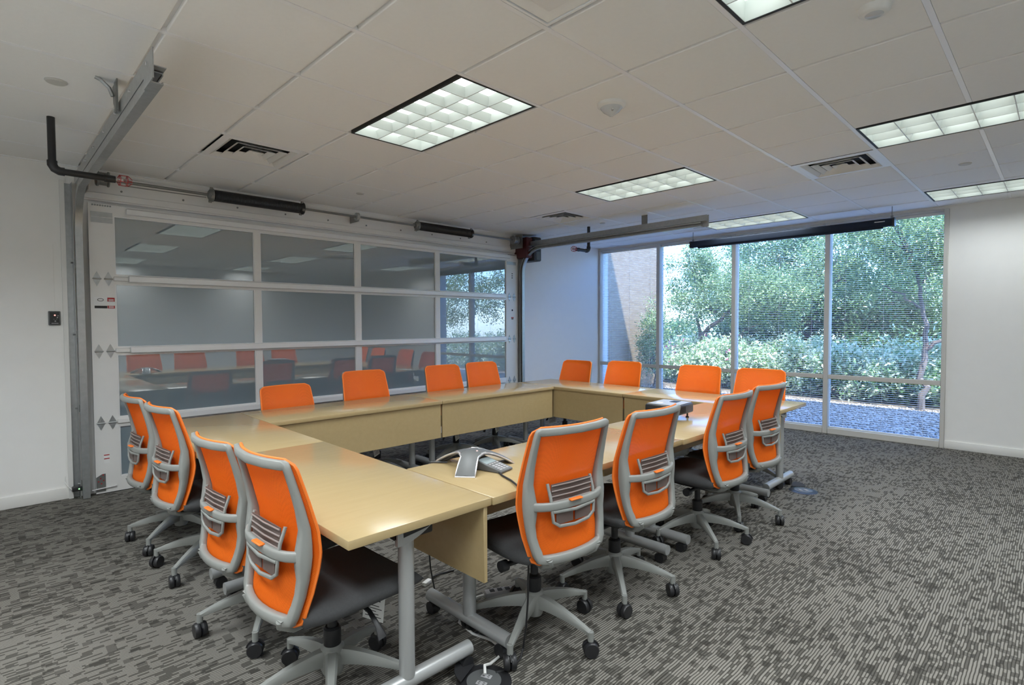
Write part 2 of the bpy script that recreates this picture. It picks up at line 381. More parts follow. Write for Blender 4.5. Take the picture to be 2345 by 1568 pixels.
# ------------------------------------------------------------------ troffers
def make_troffer():
    t = thing('ceiling_light', 'x', 'light')
    W, L, D = T-.028, 2*T-.028, .085
    o = MB()
    for a, b2, c, d in ((-W/2, -W/2+.014, -L/2, L/2), (W/2-.014, W/2, -L/2, L/2), (-W/2+.014, W/2-.014, -L/2, -L/2+.014), (-W/2+.014, W/2-.014, L/2-.014, L/2)): o.box(a, b2, c, d, -.002, .02)
    o.build('frame', 'dgap', t)
    iw, il = W-.03, L-.03
    hs = MB().box(-iw/2-.004, -iw/2, -il/2, il/2, 0, D+.02).box(iw/2, iw/2+.004, -il/2, il/2, 0, D+.02).box(-iw/2, iw/2, -il/2-.004, -il/2, 0, D+.02).box(-iw/2, iw/2, il/2, il/2+.004, 0, D+.02)
    hs.build('housing', 'louver', t)
    box(-iw/2, iw/2, -il/2, il/2, D+.005, D+.012).build('lamp_pan', 'pan', t)
    for q in (-1, 0, 1): MB().cyl((q*iw/3, -il/2+.01, D-.012), (q*iw/3, il/2-.01, D-.012), .0125, 10).build('lamp_tube', 'tube', t, smooth=True)
    def blade(L_, th0=.006, th1=.034, h=.055):
        pr = [(-th0/2, 0), (th0/2, 0), (th0*.9, h*.35), (th1/2, h), (-th1/2, h), (-th0*.9, h*.35)]
        return MB().add([(a, y, z) for y in (-L_/2, L_/2) for a, z in pr], [[0, 1, 2, 3, 4, 5][::-1], [6, 7, 8, 9, 10, 11]]+[(i, (i+1) % 6, (i+1) % 6+6, i+6) for i in range(6)])
    for q in (-.5, .5): link('louver_blade', blade(il).mesh('long_blade', 'louver', smooth=True, angle=60), t, (q*iw/3*1, 0, .001)) if False else None
    me = blade(il).mesh('long_blade', 'louver', smooth=True, angle=50)
    for q in (-1/6, 1/6): link('louver_blade', me, t, (q*iw, 0, .001))
    mc = blade(iw).mesh('cross_blade', 'louver', smooth=True, angle=50)
    for q in range(-2, 3): link('louver_blade', mc, t, (0, q*il/6, .0012), (0, 0, PI/2))
    return t
LL = {(1, 2): 'recessed louvered light, nearest full one, above the left table row', (5, 2): 'recessed louvered light at mid ceiling, beyond the domed alarm strobe', (9.2, 2): 'recessed louvered light above the hanging screen case by the windows',
 (1, -2): 'recessed louvered light cut off by the top edge of the photo', (5, -2): 'long recessed louvered light at right, next to the square air vent', (9.2, -2): 'recessed louvered light washing the wall right of the windows',
 (-3, 2): 'recessed louvered light left of the camera near the door track', (-3, -2): 'recessed louvered light above the camera', (1, -6): 'recessed louvered light behind the camera, left one', (5, -6): 'recessed louvered light behind the camera, right one', (-3, -6): 'recessed louvered light behind the camera in the far corner'}
tro = make_troffer(); fixtures = [tro]+[copy_tree(tro) for _ in LIGHTS[1:]]
ROW_GAIN = {9.2: .55, -3: 2.6}      # added power factor per light row
for (i, j), t in zip(LIGHTS, fixtures):
    t.location = (GX+T*(i+.5), GY+T*(j+1), ZC)
    tag(t, LL[(i, j)], 'light', 'recessed louvered ceiling lights')
    al = bpy.data.lights.new('troffer_lamp', 'AREA'); al.shape = 'RECTANGLE'; al.size = .54; al.size_y = 1.14; al.energy = LAMP_WATTS*(1.1 if (i, j) == (1, 2) else .6 if j == -6 else ROW_GAIN.get(i, 1.85)); al.spread = math.radians(148); al.color = (.935, 1.0, 1.03)
    ao = bpy.data.objects.new('troffer_lamp', al); COL.objects.link(ao); ao.parent = t; ao.location = (0, 0, -.001)

# ------------------------------------------------------------------ air diffusers
def make_vent():
    t = thing('air_vent', 'x', 'vent')
    s0 = T-.02
    f = MB()
    def ring(mb, a, b, za, zb, th=.0025):
        for k in range(4):
            R4 = Matrix.Rotation(k*PI/2, 4, 'Z')
            mb.add([(-a, -a, za), (a, -a, za), (b, -b, zb), (-b, -b, zb), (-a, -a, za+th), (a, -a, za+th), (b, -b, zb+th), (-b, -b, zb+th)], [(0, 1, 2, 3), (7, 6, 5, 4), (0, 4, 5, 1), (3, 2, 6, 7), (0, 3, 7, 4), (1, 5, 6, 2)], R4)
    ring(f, s0/2, s0/2-.05, 0, 0.0, .004); f.build('frame', 'tee', t)
    box(-s0/2+.04, s0/2-.04, -s0/2+.04, s0/2-.04, .06, .064).build('duct_back', 'dark', t)
    a = s0/2-.05
    for k in range(4):
        q = MB(); ring(q, a, a-.034, -.002, .020); q.build('louver_ring', 'base', t); a -= .063
    box(-a-.005, a+.005, -a-.005, a+.005, .0, .004).build('centre_plate', 'tee', t)
    return t
vt = make_vent(); VL = ['square louvered air vent near the overhead door torsion spring', 'square louvered air vent at right beside the long ceiling light', 'square louvered air vent in the far corner above the door opener']
for n, (i, j) in enumerate(VENTS):
    t = vt if n == 0 else copy_tree(vt)
    t.location = (GX+T*(i+.5), GY+T*(j+.5), ZC-.001); tag(t, VL[n], 'vent', 'square ceiling vents')

ap = thing('return_air_panel', 'square flush return air panel at the top edge of the photo', 'vent', (GX+T*.5, GY+T*.5, ZC))
q = T/2-.014
MB().box(-q, q, -q, -q+.012, -.001, .012).box(-q, q, q-.012, q, -.001, .012).box(-q, -q+.012, -q+.012, q-.012, -.001, .012).box(q-.012, q, -q+.012, q-.012, -.001, .012).build('frame', 'tee', ap)
box(-q+.016, q-.016, -q+.016, q-.016, .004, .010).build('back_plate', 'ceil', ap)
box(-q+.012, q-.012, -q+.012, q-.012, .0102, .016).build('dark_slot', 'dark', ap)
box(-q+.085, q-.085, -q+.085, q-.085, -.006, .004).build('face_plate', 'ceil', ap, bevel=.005)
# ------------------------------------------------------------------ small ceiling devices
def plate(x, y, r, label, name='sprinkler_cover', cat='cover plate', h=.011):
    t = thing(name, label, cat, (x, y, ZC), 0, 'flush round ceiling plates')
    MB().lathe([(0, -h), (r*.86, -h), (r, -h*.35), (r, 0), (0, 0)], 28).build('disc', 'plate', t, smooth=True)
    MB().lathe([(r*1.0, -.0015), (r*1.06, -.0015), (r*1.06, 0), (r*1.0, 0)], 28).build('rim', 'tee', t, smooth=True)
plate(.324, 3.824, .050, 'round off-white cover plate on ceiling left of the door track')
plate(5.853, .602, .045, 'small round cover plate on ceiling right of the square vent')
plate(2.749, 4.966, .040, 'small round cover plate on ceiling above the middle of the torsion shaft')
plate(5.832, 4.247, .040, 'small round cover plate on ceiling behind the far door track')
t = thing('occupancy_sensor', 'white disc-shaped sensor on ceiling at the top right', 'sensor', (2.701, .584, ZC))
MB().lathe([(0, -.03), (.045, -.028), (.058, -.018), (.062, 0), (0, 0)], 32).build('body', 'white', t, smooth=True)
MB().lathe([(0, -.034), (.03, -.032), (.036, -.027), (0, -.024)], 24).build('lens', 'clear', t, smooth=True)
t = thing('alarm_strobe', 'domed ceiling alarm strobe with clear lens between two lights', 'alarm', (2.732, 1.928, ZC), math.radians(-45))
MB().lathe([(0, -.025), (.070, -.025), (.083, -.016), (.085, 0), (0, 0)], 36).build('base', 'white', t, smooth=True)
MB().lathe([(0, -.075), (.012, -.072), (.05, -.045), (.066, -.025), (0, -.025)], 24).build('lens', 'clear', t, smooth=True)
MB().box(-.006, .006, -.05, .05, -.05, -.026).build('flash_tube', 'white', t)
MB().cyl((0, -.05, -.048), (0, .05, -.048), .008, 8).build('reflector_ridge', 'trim', t)

# ------------------------------------------------------------------ overhead door
DY = YG-.06            # front face of the leaf
def sx(x): return x*DY/YG
def sz(z): return 1.435+(z-1.435)*DY/YG
door = thing('overhead_door', 'glazed overhead garage door with smoked panes in pale aluminium frame', 'garage door', (0, 0, 0))
zb = [sz(0.004), sz(.595), sz(1.212), sz(1.832), sz(2.47)]; zb[0] = .006
gz = [(sz(.115), sz(.557)), (sz(.633), sz(1.180)), (sz(1.243), sz(1.793)), (sz(1.869), sz(2.376))]
gx = [(sx(.842), sx(1.998)), (sx(2.057), sx(3.115)), (sx(3.182), sx(4.262)), (sx(4.326), sx(5.545))]
DX0, DX1 = sx(.668), sx(5.772)
diam = [(0, .062), (.024, .012), (.026, 0), (.024, -.012), (0, -.062), (-.024, -.012), (-.026, 0), (-.024, .012)]
RX = Matrix.Rotation(PI/2, 4, 'X')
hinge_me = MB()
hinge_me.prism(diam, 0, .003, RX); hinge_me.cyl((-.03, -.006, 0), (.03, -.006, 0), .006, 8)
for q in (-.045, -.03, .03, .045): hinge_me.cyl((0, 0, q), (0, -.006, q), .0035, 6)
hinge_me = hinge_me.mesh('hinge', 'galv', smooth=True)
for k in range(4):
    z0, z1 = zb[k], zb[k+1]; g0, g1 = gz[k]; mb = MB()
    mb.box(DX0, gx[0][0], DY, DY+.05, z0, z1); mb.box(gx[3][1], DX1, DY, DY+.05, z0, z1)
    mb.box(gx[0][0], gx[3][1], DY, DY+.05, z0, g0); mb.box(gx[0][0], gx[3][1], DY, DY+.05, g1, z1-.002)
    for a in range(3): mb.box(gx[a][1], gx[a+1][0], DY, DY+.05, g0, g1)
    sec = mb.build('door_section', 'stile', door)
    for a in range(4):
        x0, x1 = gx[a]; box(x0, x1, DY+.018, DY+.026, g0, g1).build('pane', 'smoked', sec)
        bd = MB()
        for (p, q, r, s_) in ((x0, x0+.008, g0, g1), (x1-.008, x1, g0, g1), (x0+.008, x1-.008, g0, g0+.008), (x0+.008, x1-.008, g1-.008, g1)): bd.box(p, q, DY+.004, DY+.018, r, s_)
        bd.build('glazing_bead', 'alum', sec)
    if k:
        for x in (sx(.715), sx(.795), sx(5.60), sx(5.70)): link('hinge', hinge_me, sec, (x, DY-.001, z0))
        st = MB().box(sx(.935), sx(5.50), DY-.038, DY, z0-.022, z0+.034); st.build('strut', 'alum', sec, bevel=.006, seg=1)
        MB().box(sx(.83), sx(.935), DY-.018, DY, z0-.014, z0+.022).build('strut_end', 'stile', sec, bevel=.004, seg=1)
box(sx(.93), sx(5.60), DY-.025, DY, zb[4]-.072, zb[4]-.022).build('strut', 'alum', door, bevel=.005, seg=1)
box(DX0, DX1, DY+.005, DY+.045, 0.0, .008).build('bottom_seal', 'black', door)
for s_, x in ((1, sx(.70)), (-1, sx(5.74))):
    MB().prism([(-.03, 0), (.035, 0), (.035, .15), (.012, .15), (-.03, .125)], 0, .003, Matrix.Translation((x, DY-.0, .02)) @ RX).build('bottom_bracket', 'galvd', door)
    for a, b2 in ((.0, .03), (.025, .03), (.005, .07), (-.015, .09), (.02, .095), (0, .115), (.018, .142)): MB().cyl((x+a, DY-.003, .02+b2), (x+a, DY-.008, .02+b2), .0055, 6).build('red_bolt', 'red', door)
    MB().cyl((x-.06, DY-.012, .045), (x+.11, DY-.012, .055), .0065, 8).build('bottom_roller_rod', 'trim', door)
tp = MB().box(sx(.685), sx(.835), DY-.003, DY, zb[4]-.16, zb[4]-.115).box(sx(.685), sx(.835), DY-.003, DY, zb[4]-.11, zb[4]-.07); tp.build('top_bracket', 'galv', door)
MB().box(sx(5.56), sx(5.74), DY-.003, DY, zb[4]-.16, zb[4]-.115).build('top_bracket', 'galv', door)
for x0_, x1_ in ((.69, .83), (5.57, 5.76)):
    for q in range(8): 
        xx = sx(x0_+(x1_-x0_)*(q+.5)/8); MB().cyl((xx, DY-.001, zb[4]-.015), (xx, DY-.006, zb[4]-.015), .007, 6).build('top_bolt', 'galvd', door)
# stickers on the left stile
zs_ = sz(1.59)
def sticker(x, z, wd, ht, mat, par, name='sticker_block', d=.001): return box(x, x+wd, DY-d, DY, z, z+ht).build(name, mat, par)
s1 = sticker(sx(.690), zs_-.012, .145, .098, 'paper', door, 'maker_sticker')
box(sx(.690)+.004, sx(.690)+.09, DY-.002, DY-.001, zs_-.010, zs_+.012).build('print_bar', 'ink', s1)
for dz, hh in ((-.010, .024), (.048, .034)):
    box(sx(.690)+.092, sx(.690)+.143, DY-.002, DY-.001, zs_+dz, zs_+dz+hh).build('print_block', 'red', s1)
    for q in range(2): box(sx(.690)+.100, sx(.690)+.136, DY-.003, DY-.002, zs_+dz+.005+q*.010, zs_+dz+.010+q*.010).build('print_line', 'paper', s1)
MB().sweep([(sx(.690)+.045+.020*math.cos(a), DY-.0018, zs_+.062+.011*math.sin(a)) for a in np.linspace(0, 2*PI, 17)[:-1]], [(-.002, -.0006), (.002, -.0006), (.002, .0006), (-.002, .0006)], up=(0, 1, 0), closed=True).build('print_oval', 'ink', s1)
s2 = sticker(sx(.728), sz(.245), .038, .075, 'paper', door, 'warning_label')
for q in (.067, .036): box(sx(.728), sx(.728)+.038, DY-.002, DY-.001, sz(.245)+q, sz(.245)+q+.008).build('print_bar', 'red', s2)
s3 = sticker(sx(5.64), sz(1.50), .05, .035, 'paper', door, 'warning_label'); box(sx(5.64), sx(5.64)+.05, DY-.002, DY-.001, sz(1.50)+.02, sz(1.50)+.034).build('print_bar', 'red', s3); box(sx(5.64)+.004, sx(5.64)+.046, DY-.002, DY-.001, sz(1.50)+.002, sz(1.50)+.016).build('print_bar', 'ink', s3)
s4 = sticker(sx(5.645), sz(2.10), .035, .10, 'paper', door, 'inspection_label')
for q in range(3): box(sx(5.645)+.006, sx(5.645)+.029, DY-.002, DY-.001, sz(2.10)+.012+q*.03, sz(2.10)+.024+q*.03).build('print_block', 'ink', s4)
s5 = sticker(sx(5.645), sz(1.62), .036, .036, 'paper', door, 'round_label'); MB().lathe([(.008, 0), (.014, 0), (.014, .001), (.008, .001)], 14, Matrix.Translation((sx(5.645)+.018, DY-.001, sz(1.62)+.018)) @ RX).build('print_ring', 'navy', s5)

# header plate above the leaf
hd = thing('door_header', 'pale grey steel header plate above the overhead door', 'header', (0, YG-.001, 2.47))
box(.60, 5.84, -.022, 0, .015, .235).build('plate', 'stile', hd, bevel=.003, seg=1)
box(.60, 5.84, -.034, -.022, .03, .085).build('lower_flange', 'stile', hd, bevel=.003, seg=1)
for q in range(11): MB().cyl((.9+q*.47, -.022, .12), (.9+q*.47, -.03, .12), .009, 6).build('bolt', 'galvd', hd)

# tracks
def make_track(xt, sgn, label):
    """xt: centre of the roller track; sgn +1 when the door lies on the +x side"""
    t = thing('door_track', label, 'track', (xt, 0, 0), 0, 'overhead door tracks')
    R = .36; yv = DY-.055; zh = 2.535; yend = 2.80
    path = [(0, yv, .005), (0, yv, zh-R)]+[(0, yv-R+R*math.cos(a), zh-R+R*math.sin(a)) for a in np.linspace(0, PI/2, 13)[1:]]+[(0, 4.4, zh), (0, yend+.05, zh)]
    # C channel opened towards the door
    c = [(-.024, -.026), (.024, -.026), (.024, -.014), (.019, -.014), (.019, -.021), (-.019, -.021), (-.019, .021), (.019, .021), (.019, .014), (.024, .014), (.024, .026), (-.024, .026)]
    prof = [(a*(-sgn), b) for a, b in c]
    def frame(path, prof):
        P = [Vector(p) for p in path]; n = len(P); v = []; f = []; k = len(prof)
        for i in range(n):
            tt = (P[min(i+1, n-1)]-P[max(i-1, 0)]).normalized(); sd = Vector((1, 0, 0)); un = sd.cross(tt)
            v += [P[i]+sd*(-a)+un*b for a, b in prof]
        for i in range(n-1):
            for q in range(k): f.append((i*k+q, i*k+(q+1) % k, (i+1)*k+(q+1) % k, (i+1)*k+q))
        f.append(list(range(k))[::-1]); f.append([(n-1)*k+q for q in range(k)])
        return MB().add(v, f)
    frame(path, prof).build('roller_track', 'galv', t, smooth=True, angle=35)
    # wall angle beside the vertical track
    xo = -.075*sgn
    MB().box(min(xo, xo+.045*sgn), max(xo, xo+.045*sgn), YG-.004, YG, 0, 2.60).box(min(xo+.041*sgn, xo+.045*sgn), max(xo+.041*sgn, xo+.045*sgn), YG-.085, YG-.004, 0, 2.60).build('wall_angle', 'galv', t)
    MB().box(min(xo-.03*sgn, xo), max(xo-.03*sgn, xo), YG-.03, YG, 0, 2.62).build('jamb_strip', 'stile', t)
    for z in (.12, .75, 1.36, 1.95): 
        MB().box(min(-.03*sgn, -.024*sgn), max(-.03*sgn, -.024*sgn), YG-.075, DY-.03, z-.03, z+.03).cyl((-.05*sgn, YG-.06, z), (-.02*sgn, YG-.06, z), .007, 6).build('track_bracket', 'galvd', t)
    # stiffening angle over the horizontal run
    MB().box(-.026, .026, yend, YG-.20, zh+.030, zh+.034).box(min(-.026*sgn, -.022*sgn), max(-.026*sgn, -.022*sgn), yend, YG-.20, zh+.034, zh+.105).build('stiffening_angle', 'galv', t)
    MB().box(min(-.031*sgn, -.026*sgn), max(-.031*sgn, -.026*sgn), yend-.02, yend+.16, zh-.03, zh+.10).build('end_plate', 'galv', t)
    for y in np.linspace(yend+.1, 5.3, 7): MB().cyl((-.026*sgn, y, zh+.07), (-.034*sgn, y, zh+.07), .008, 6).build('bolt', 'trim', t)
    h = MB().box(min(-.040*sgn, -.034*sgn), max(-.040*sgn, -.034*sgn), 3.56, 3.64, zh+.05, ZC); h.build('hanger_strap', 'galvd', t)
    if sgn > 0:
        MB().add([(-.036, 3.56, ZC-.02), (-.036, 3.66, ZC-.02), (-.036, 3.64, zh+.10), (-.036, 3.57, zh+.03), (-.044, 3.56, ZC-.02), (-.044, 3.66, ZC-.02), (-.044, 3.64, zh+.10), (-.044, 3.57, zh+.03)], [(0, 1, 2, 3), (7, 6, 5, 4), (0, 4, 5, 1), (1, 5, 6, 2), (2, 6, 7, 3), (3, 7, 4, 0)]).build('hanger_gusset', 'galvd', t)
        MB().tube([(-.05, 3.61, zh+.13), (-.065, 3.61, zh+.17), (-.10, 3.61, ZC-.012), (-.125, 3.61, ZC-.003)], .010, 8, up=(0, 1, 0)).build('hanger_rod', 'galv', t)
    return t
make_track(.590, 1, 'galvanised door track on the left, rising beside the light wall')
make_track(5.760, -1, 'galvanised door track on the far side, in front of the windows')

# torsion shaft
SY, SZ = 5.56, 2.637
ts = thing('torsion_shaft', 'steel torsion shaft with two black springs above the overhead door', 'torsion shaft', (0, SY, SZ))
MB().cyl((.66, 0, 0), (5.56, 0, 0), .0125, 12).build('shaft', 'galvd', ts, smooth=True)
MB().cyl((.9, .02, -.028), (1.52, .02, -.024), .004, 6).build('cable', 'galvd', ts)
RY = Matrix.Rotation(PI/2, 4, 'Y')
def spring(x0, x1, r):
    n = 76; prof = [(0, 0)]
    for i in range(n*2+1): prof.append((r*(1.0 if i % 2 else .93), (x1-x0)*i/(2*n)))
    prof.append((0, x1-x0))
    sp = MB().lathe(prof, 20, Matrix.Translation((x0, 0, 0)) @ RY).build('spring', 'black', ts, smooth=True)
    for xx, d in ((x0-.05, 1), (x1, -1)):
        MB().lathe([(0, 0), (.032, 0), (.05, .012), (r+.008, .03), (r+.008, .042), (.03, .05), (0, .05)], 16, Matrix.Translation((xx, 0, 0)) @ RY).build('winding_cone', 'galvd' if d > 0 else 'black', sp, smooth=True, angle=30)
        for a in range(4):
            an = a*PI/2+.4; MB().box(xx+.012, xx+.035, -.012, .012, .03, r+.016, Matrix.Rotation(an, 4, 'X')).build('cone_lug', 'galvd', sp)
spring(1.58, 2.38, .054); spring(3.86, 4.66, .052)
MB().box(3.045, 3.050, -.015, .2, -.05, .035).build('bearing_plate', 'galvd', ts); MB().lathe([(0, 0), (.042, 0), (.045, .01), (.045, .03), (.02, .045), (0, .045)], 16, Matrix.Translation((3.02, 0, 0)) @ RY).build('bearing', 'galv', ts, smooth=True, angle=30)
for xd, m_ in ((.70, 'galvd'), (5.47, 'galvd')):
    MB().lathe([(0, 0), (.055, 0), (.062, .006), (.062, .018), (.052, .022), (.052, .075), (.062, .08), (.062, .09), (0, .09)], 24, Matrix.Translation((xd, 0, 0)) @ RY).build('cable_drum', m_, ts, smooth=True, angle=30)
MB().box(5.60, 5.606, -.07, .18, -.11, .08).build('end_bearing_plate', 'galvd', ts); MB().box(.640, .646, -.07, .18, -.11, .08).build('end_bearing_plate', 'galvd', ts)
# opener
op = thing('door_opener', 'black and red side-mount door opener in the far corner', 'opener', (5.83, 5.60, 2.50))
box(-.13, .0, -.10, .16, -.10, .20).build('red_housing', 'maroon', op, bevel=.015)
box(.0, .16, -.13, .16, -.14, .215).build('black_cover', 'black', op, bevel=.02)
box(.02, .13, -.136, -.13, .10, .17).build('light_lens', 'phone', op); box(.03, .12, -.139, -.136, .125, .14).build('maker_stripe', 'trim', op); box(.04, .12, -.136, -.13, -.12, .0).build('lower_lens', 'phone', op)
pc = thing('pull_cord', 'thin red release cord with red handle below the opener', 'cord', (5.865, 5.735, 1.41))
MB().cyl((0, 0, .02), (0, 0, .92), .0035, 6).build('cord', 'red', pc); box(-.028, .028, -.01, .01, -.01, .012).build('handle', 'red', pc, bevel=.005)
# opener wall control, safety sensor
wc = thing('wall_control', 'small black wall control panel left of the overhead door', 'control panel', (.43, YG, 1.494))
box(-.038, .038, -.018, 0, -.058, .058).build('case', 'phone', wc, bevel=.006)
box(-.030, .030, -.020, -.018, -.050, .050).build('face', 'black', wc)
for q, (a, b2, r, m_) in enumerate(((.002, .024, .0055, 'ledr'), (.022, .020, .004, 'keys'), (.018, .006, .005, 'keys'), (-.004, -.008, .0045, 'phone'), (.012, -.008, .0045, 'phone'), (.004, -.024, .0055, 'keys'))): MB().cyl((a, -.020, b2), (a, -.023, b2), r, 10).build('button', m_, wc)
box(-.020, .024, -.0215, -.020, -.044, -.038).build('name_strip', 'keys', wc)
box(.004, .0055, -.003, 0, .058, .60).build('wire', 'base', wc)
ps = thing('safety_sensor', 'black safety beam sensor with green lamp at the door foot', 'sensor', (.545, YG-.075, .085))
box(-.045, .05, -.02, .02, -.02, .02).build('case', 'black', ps, bevel=.006)
MB().cyl((.0, -.020, 0), (0, -.023, 0), .005, 8).build('lamp', 'led', ps); MB().cyl((.035, -.020, 0), (.035, -.023, 0), .005, 8).build('lens', 'keys', ps)
MB().tube([(-.045, 0, 0), (-.07, .02, .03), (-.085, .06, .06), (-.08, .07, .10)], .003, 6).build('wire', 'white', ps)

# sprinkler drops
def sprinkler(x, y, d, zz, ln, label):
    t = thing('sprinkler_pipe', label, 'pipe', (x, y, ZC), 0, 'sprinkler drop pipes')
    h = zz-ZC; r = .021
    MB().cyl((0, 0, 0), (0, 0, h+.05), r, 14).build('drop_pipe', 'black', t, smooth=True)
    MB().tube([(0, 0, h+.06), (0, 0, h+.035), (d*.012, 0, h+.012), (d*.035, 0, h), (d*.06, 0, h)], .027, 12, up=(0, 1, 0)).build('elbow', 'black', t, smooth=True)
    MB().cyl((d*.06, 0, h), (d*(ln-.06), 0, h), r, 14).build('arm_pipe', 'black', t, smooth=True)
    MB().cyl((d*(ln-.07), 0, h), (d*(ln-.01), 0, h), .026, 14, .022).build('reducer', 'black', t, smooth=True)
    hdp = MB().cyl((d*(ln-.01), 0, h), (d*(ln+.035), 0, h), .010, 10); hdp.cyl((d*(ln+.05), 0, h), (d*(ln+.053), 0, h), .016, 12); hdp.build('sprinkler_head', 'trim', t)
    cg = MB()
    for a in range(4):
        an = a*PI/2+.4; c_, s_ = math.cos(an), math.sin(an)
        cg.tube([(d*ln, .012*c_, h+.012*s_), (d*(ln+.01), .034*c_, h+.034*s_), (d*(ln+.06), .034*c_, h+.034*s_), (d*(ln+.085), .012*c_, h+.012*s_)], .0026, 6)
    for xx in (.015, .055): cg.tube([(d*(ln+xx), .034*math.cos(a), h+.034*math.sin(a)) for a in np.linspace(0, 2*PI, 17)], .0026, 6, up=(1, 0, 0))
    cg.build('wire_guard', 'red', t)
sprinkler(.350, 4.506, 1, 2.417, .335, 'black sprinkler drop pipe with red caged head at left')
sprinkler(5.93, 4.55, -1, 2.42, .28, 'black sprinkler drop pipe with red caged head behind far track')

# hanging projection screen case
ps = thing('projection_screen', 'long dark rolled projection screen case hanging before the windows', 'projection screen', (7.4, 2.59, 2.57))
MB().sweep([(0, -1.21, 0), (0, 1.21, 0)], [(a, b) for a, b in rrect(.085, .088, .02, 4)]).build('case', 'navy', ps, smooth=True, angle=30)
for s_ in (-1, 1):
    MB().sweep([(0, s_*1.21, 0), (0, s_*1.232, 0)], [(a, b) for a, b in rrect(.095, .098, .02, 4)]).build('end_cap', 'black', ps, smooth=True, angle=30)
    MB().box(-.006, .006, s_*1.20-.012, s_*1.20+.012, .044, .075).build('hook_plate', 'galvd', ps)
    MB().cyl((0, s_*1.20, .07), (0, s_*1.20, ZC-2.57), .004, 6).build('hook_wire', 'galvd', ps)
box(-.02, .0, -1.12, 1.12, -.062, -.044).build('bottom_bar', 'navy', ps)
box(-.0435, -.0425, -1.14, -1.04, .008, .018).build('name_plate', 'trim', ps)

# ------------------------------------------------------------------ tables
ZT = .735
def make_table(L, D, label, x, y, rz):
    """local: length along x, user side at -y, modesty panel near +y"""
    t = thing('training_table', label, 'table', (x, y, 0), rz, 'maple training tables')
    me = box(-L/2+.001, L/2-.001, -D/2, D/2, ZT-.032, ZT).mesh('tabletop', 'wood', bevel=.003, seg=2)
    # grain runs along local y of the texture, so the top is turned in its own frame
    link('tabletop', me, t)
    box(-L/2+.008, L/2-.008, D/2-.035, D/2-.016, .392, ZT-.033).build('modesty_panel', 'wood', t, bevel=.0015, seg=1)
    for s_ in (-1, 1):
        lx = s_*(L/2-.115)
        lg = MB().cyl((lx, -.02, .105), (lx, -.02, ZT-.10), .030, 20).build('leg', 'silver', t, smooth=True, angle=50)
        MB().cyl((lx, -.285, .085), (lx, .285, .085), .030, 18).build('foot_bar', 'silver', lg, smooth=True, angle=50)
        for yy in (-.25, .25):
            c = MB().cyl((lx, yy, .03), (lx, yy, .06), .012, 8); c.cyl((lx-.022, yy+.012, .030), (lx+.022, yy+.012, .030), .030, 18); c.build('caster', 'black', lg, smooth=True, angle=40)
        # cup-shaped top bracket, its flat side turned to the table end
        q = MB(); n = 10
        pts = [(-.055, ZT-.034), (-.055, ZT-.115)]+[(-.055+.16*k/n, ZT-.115+.055*(k/n)**2) for k in range(1, n+1)]+[(.105, ZT-.034), (.088, ZT-.034), (.085, ZT-.072)]+[(.085-.115*k/n, ZT-.072-.014*(k/n)) for k in range(1, n+1)]+[(-.034, ZT-.034)]
        for xa, xb in ((lx+s_*.012, lx+s_*.032),):
            a0, a1 = min(xa, xb), max(xa, xb); k = len(pts)
            q.add([(a0, -.02+p, z) for p, z in pts]+[(a1, -.02+p, z) for p, z in pts], [list(range(k))[::-1], list(range(k, 2*k))]+[(i, (i+1) % k, (i+1) % k+k, i+k) for i in range(k)])
        q.build('top_bracket', 'silver', lg)
        box(lx-.03, lx+s_*0+.03, -.075, .085, ZT-.10, ZT-.034).build('flip_hinge', 'black', lg, bevel=.008)
    for xx in (-.35*L, .35*L): MB().box(xx-.02, xx+.02, D/2-.075, D/2-.035, ZT-.05, ZT-.033).build('panel_clip', 'galv', t)
    return t
XL0, XL1, XR0, XR1 = .828, 1.452, 4.545, 5.165
YF0, YF1, YB0, YB1 = 1.600, 2.222, 3.965, 4.590
cl = (YB1-YF0)/2; fl = (XR0-XL1)/2-.002
make_table(cl-.002, XL1-XL0, 'maple table at left near corner, closest to the camera', (XL0+XL1)/2, YF0+cl/2, -PI/2)
make_table(cl-.002, XL1-XL0, 'maple table on the left side, far one beside the overhead door', (XL0+XL1)/2, YF0+cl*1.5, -PI/2)
make_table(cl-.002, XR1-XR0, 'maple table on the window side, nearest the right end', (XR0+XR1)/2, YF0-.03+cl/2, PI/2)
make_table(cl-.002, XR1-XR0, 'maple table on the window side, far one in the corner', (XR0+XR1)/2, YF0-.03+cl*1.5, PI/2)
make_table(fl-.002, YF1-YF0, 'maple table in the front row carrying the conference phone', XL1+.003+fl/2, (YF0+YF1)/2-.005, 0)
make_table(fl-.002, YF1-YF0, 'maple table in the front row carrying the projector', XL1+.003+fl*1.5, (YF0+YF1)/2-.015, 0)
make_table(fl-.002, YB1-YB0, 'maple table in the back row, left of the panel joint', XL1+.003+fl/2, (YB0+YB1)/2, PI)
make_table(fl-.002, YB1-YB0, 'maple table in the back row, right of the panel joint', XL1+.003+fl*1.5, (YB0+YB1)/2, PI)

